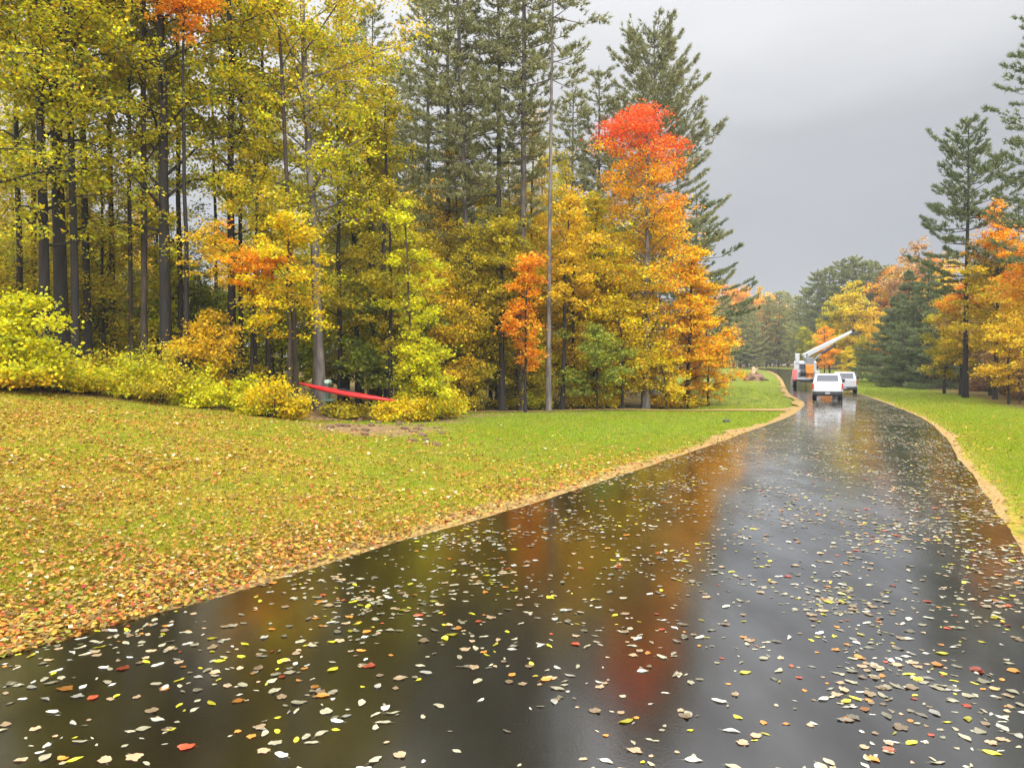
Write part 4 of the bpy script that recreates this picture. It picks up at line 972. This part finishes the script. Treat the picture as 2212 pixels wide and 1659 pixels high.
mk('turret', lambda bm: (bx(bm, (.35, .9, 2.65), (.7, .8, .75), .05), bx(bm, (.0, .9, 3.0), (.35, .6, .9), .05)), M_STEEL, ped)
mk('operator_seat', lambda bm: (bx(bm, (-.78, .7, 2.9), (.42, .45, 1.0), .08), bx(bm, (-.75, .7, 2.2), (.3, .3, .6), .04), bx(bm, (-.95, .7, 3.2), (.1, .5, .5), .03)), M_WHITE, bt)
mk('deck_chest', lambda bm: bx(bm, (-.35, 2.2, 1.35), (.6, .7, .5), .04), M_STEEL, bt)
mk('hose_reel', lambda bm: cyl(bm, (-.5, .5, 1.55), (.0, .5, 1.55), .36, n=18), M_BLACK, bt)
mk('ladder', lambda bm: [bx(bm, (1.25 , 1.6, 2.0), (.04, 3.0, .05)), bx(bm, (1.25, 1.6, 1.84), (.04, 3.0, .05))] + [bx(bm, (1.25, .3 + k * .3, 1.92), (.03, .04, .12)) for k in range(10)], M_STEEL, bt)
b0 = Vector((.15, .9, 3.35)); b1 = Vector((4.3, 2.6, 5.6)); dv_ = (b1 - b0).normalized()
def beam(bm, p, q, w0, w1):
    rot = (q - p).normalized().to_track_quat('Z', 'Y').to_matrix(); L_ = (q - p).length
    vs = []
    for z, w_ in ((0, w0), (L_, w1)):
        for (a, b) in ((-1, -1), (1, -1), (1, 1), (-1, 1)):
            vs.append(bm.verts.new(p + rot @ Vector((a * w_ / 2, b * w_ / 2, z))))
    for f in ((3, 2, 1, 0), (4, 5, 6, 7), (0, 1, 5, 4), (1, 2, 6, 5), (2, 3, 7, 6), (3, 0, 4, 7)): bm.faces.new([vs[i] for i in f])
boom = mk('boom', lambda bm: beam(bm, b0 - dv_ * .5, b0 + (b1 - b0) * .62, .44, .34), M_WHITE, bt, .03)
mk('boom_extension', lambda bm: beam(bm, b0 + (b1 - b0) * .60, b1, .27, .22), M_WHITE, boom, .02)
mk('boom_cylinder', lambda bm: cyl(bm, (.6, 1.05, 2.6), tuple(b0 + (b1 - b0) * .45 - Vector((0, 0, .35))), .10, .07, 12), M_STEEL, boom)
mk('auger', lambda bm: (cyl(bm, tuple(b0 + (b1 - b0) * .30 - Vector((0, 0, .62))), tuple(b0 + (b1 - b0) * .62 - Vector((0, 0, .50))), .14, .14, 12),), M_BLACK, boom)
mk('winch_head', lambda bm: (bx(bm, tuple(b1 + Vector((.12, 0, -.30))), (.85, .3, .22), .03), cyl(bm, tuple(b1 + Vector((.05, -.2, .05))), tuple(b1 + Vector((.05, .2, .05))), .16, n=14)), M_BLACK, boom)

# canoe beside the wood
cY0, cY1 = 34.2, 32.6
A0 = Vector((PX(634, cY0), cY0, PZ(828, cY0))); A1 = Vector((PX(856, cY1), cY1, PZ(869, cY1)))
cc = (A0 + A1) / 2; ax = (A1 - A0); Lc = ax.length
can = empty('kayak', cc); tag(can, 'long red kayak lying tilted on a post among the yellow bushes', 'kayak')
can.rotation_euler = ax.to_track_quat('X', 'Z').to_euler()
def hull(bm):
    n = 20; m = 12; rows = []
    for i in range(n + 1):
        u = -1 + 2 * i / n; q = max(.03, 1 - abs(u) ** 1.9); rk = .07 * u * u
        rows.append([bm.verts.new((u * Lc / 2, .31 * q * math.cos(a), rk + (.10 if math.sin(a) > 0 else .15) * q ** .7 * math.sin(a))) for a in [2 * math.pi * k / m for k in range(m)]])
    for i in range(n):
        for k in range(m): bm.faces.new([rows[i][k], rows[i + 1][k], rows[i + 1][(k + 1) % m], rows[i][(k + 1) % m]])
    bm.faces.new(rows[0]); bm.faces.new(rows[-1][::-1]); bmesh.ops.recalc_face_normals(bm, faces=bm.faces)
mk('hull', hull, M_CANOE, can, 0, True)
def rim(bm):
    for k in range(14):
        a, b = 2 * math.pi * k / 14, 2 * math.pi * (k + 1) / 14
        cyl(bm, (.15 + .42 * math.cos(a), .20 * math.sin(a), .115), (.15 + .42 * math.cos(b), .20 * math.sin(b), .115), .018, n=6)
mk('cockpit_rim', rim, M_BLACK, can)
mk('seat', lambda bm: bx(bm, (-.1, 0, .11), (.25, .26, .04), .01), M_BLACK, can)
def gz(x, Y): return float(Hh(PX(x, Y), Y))
Yp = 33.1; po = empty('support_post', (PX(711, Yp), Yp, gz(711, Yp)))
tag(po, 'grey-green post holding up the middle of the red kayak', 'post')
hp = max(.35, PZ(852, Yp) - gz(711, Yp) - .22)
mk('post', lambda bm: bx(bm, (0, 0, hp / 2 - .1), (.22, .2, hp + .2), .02), M_TEAL, po)
mk('crossbar', lambda bm: bx(bm, (0, 0, hp - .02), (.5, .8, .08), .01), M_TEAL, po)
Yb = 35.2; bo = empty('storage_box', (PX(694, Yb), Yb, gz(694, Yb))); tag(bo, 'dark green box with a pale mint lid behind the red kayak', 'box')
hb = max(.5, PZ(830, Yb) - gz(694, Yb))
mk('case', lambda bm: bx(bm, (0, 0, hb / 2), (.75, .6, hb), .03), M_TEAL, bo)
mk('lid', lambda bm: bx(bm, (.10, 0, hb + .1), (.60, .64, .18), .05), M_MINT, bo)

# brush heap with stump by the far bend, small dark stone on the lawn
def heap(seed, r_, h, n, mat):
    rr = random.Random(seed)
    def f(bm):
        for i in range(n):
            a = rr.uniform(0, 6.28); q = rr.uniform(0, r_) ; z = h * (1 - q / r_) * rr.uniform(.3, 1)
            p = Vector((math.cos(a) * q, math.sin(a) * q, z)); dd = Vector((rr.uniform(-1, 1), rr.uniform(-1, 1), rr.uniform(-.2, .5))).normalized() * rr.uniform(.3, .7)
            cyl(bm, tuple(p - dd * .5), tuple(p + dd * .5), rr.uniform(.03, .09), rr.uniform(.02, .05), 6)
    return f
Ys = 103; bp_ = empty('brush_heap', (PX(1630, Ys), Ys, float(Hh(PX(1630, Ys), Ys)) - .03)); bp_.scale = (1.15, 1.15, 1.35); tag(bp_, 'brown heap of roots and brush beside the far bend of the road', 'brush heap')
def moundf(bm):
    r_ = bmesh.ops.create_icosphere(bm, subdivisions=3, radius=1)
    for v in r_['verts']:
        v.co = Vector((v.co.x * 1.25, v.co.y * 1.1, max(-.1, v.co.z * .75))) * (1 + .12 * math.sin(v.co.x * 7 + v.co.y * 5) + .08 * math.sin(v.co.y * 11 + v.co.z * 6))
mk('soil', moundf, pmat('root_soil', (.16, .09, .055), .95, 0, .5, 5), bp_)
mk('branches', heap(4, 1.3, 1.0, 60, None), BARK['brown'], bp_)
mk('stump', lambda bm: (cyl(bm, (-.1, 0, .5), (-.15, 0, 1.35), .26, .16, 10), cyl(bm, (-.1, 0, 1.0), (.35, 0, 1.2), .09, .05, 6)), pmat('cut_wood', (.50, .36, .23), .8, 0, .2), bp_)
def stone(x, y, s, label, mat):
    X, Y = road_pt(x, y); o = mk('stone', lambda bm: bmesh.ops.create_icosphere(bm, subdivisions=2, radius=s), mat, None)
    rr = random.Random(int(x))
    for v in o.data.vertices: v.co = Vector((v.co.x * 1.3, v.co.y, v.co.z * .7)) * rr.uniform(.88, 1.12)
    o.location = (X, Y, float(Hh(X, Y)) + s * .25); tag(o, label, 'stone'); return o
M_STONE = pmat('dark_stone', (.05, .045, .04), .8, 0, .3)
stone(1570, 909, .12, 'small dark stone on the lawn left of the road bend', M_STONE)
# clods of the washed-out patch below the kayak
M_CLOD = pmat('clod_earth', (.11, .062, .032), .95, 0, .4, 12)
rr = random.Random(9)
for i in range(60):
    x = rr.uniform(700, 960); y = 903 + (x - 690) * .12 + rr.uniform(-16, 30)
    X, Y = gpt(x, y); s = rr.uniform(.03, .12)
    o = mk('clod', lambda bm: bmesh.ops.create_icosphere(bm, subdivisions=2, radius=s), M_CLOD, None)
    for v in o.data.vertices: v.co = Vector((v.co.x * 1.3, v.co.y, v.co.z * .7)) * rr.uniform(.8, 1.2)
    o.location = (X, Y, float(Hh(X, Y)) - .03 + s * .3); tag(o, 'brown clod of earth on the bare patch below the kayak', 'clod', 'clods of earth below the kayak')

# ------------------------------------------------------------------ rain haze
hz = mk('haze', lambda bm: bx(bm, (0, 680, 19), (1500, 1660, 44)), bpy.data.materials.new('haze'), None)
tag(hz, kind='stuff', label='thin pale rain haze filling the air', cat='haze')
m = hz.data.materials[0]; m.use_nodes = True; m.node_tree.nodes.clear()
o_ = N(m.node_tree, 'ShaderNodeOutputMaterial'); v_ = N(m.node_tree, 'ShaderNodeVolumePrincipled')
v_.inputs['Color'].default_value = (.86, .88, .9, 1); v_.inputs['Density'].default_value = .0004
m.node_tree.links.new(v_.outputs[0], o_.inputs['Volume'])
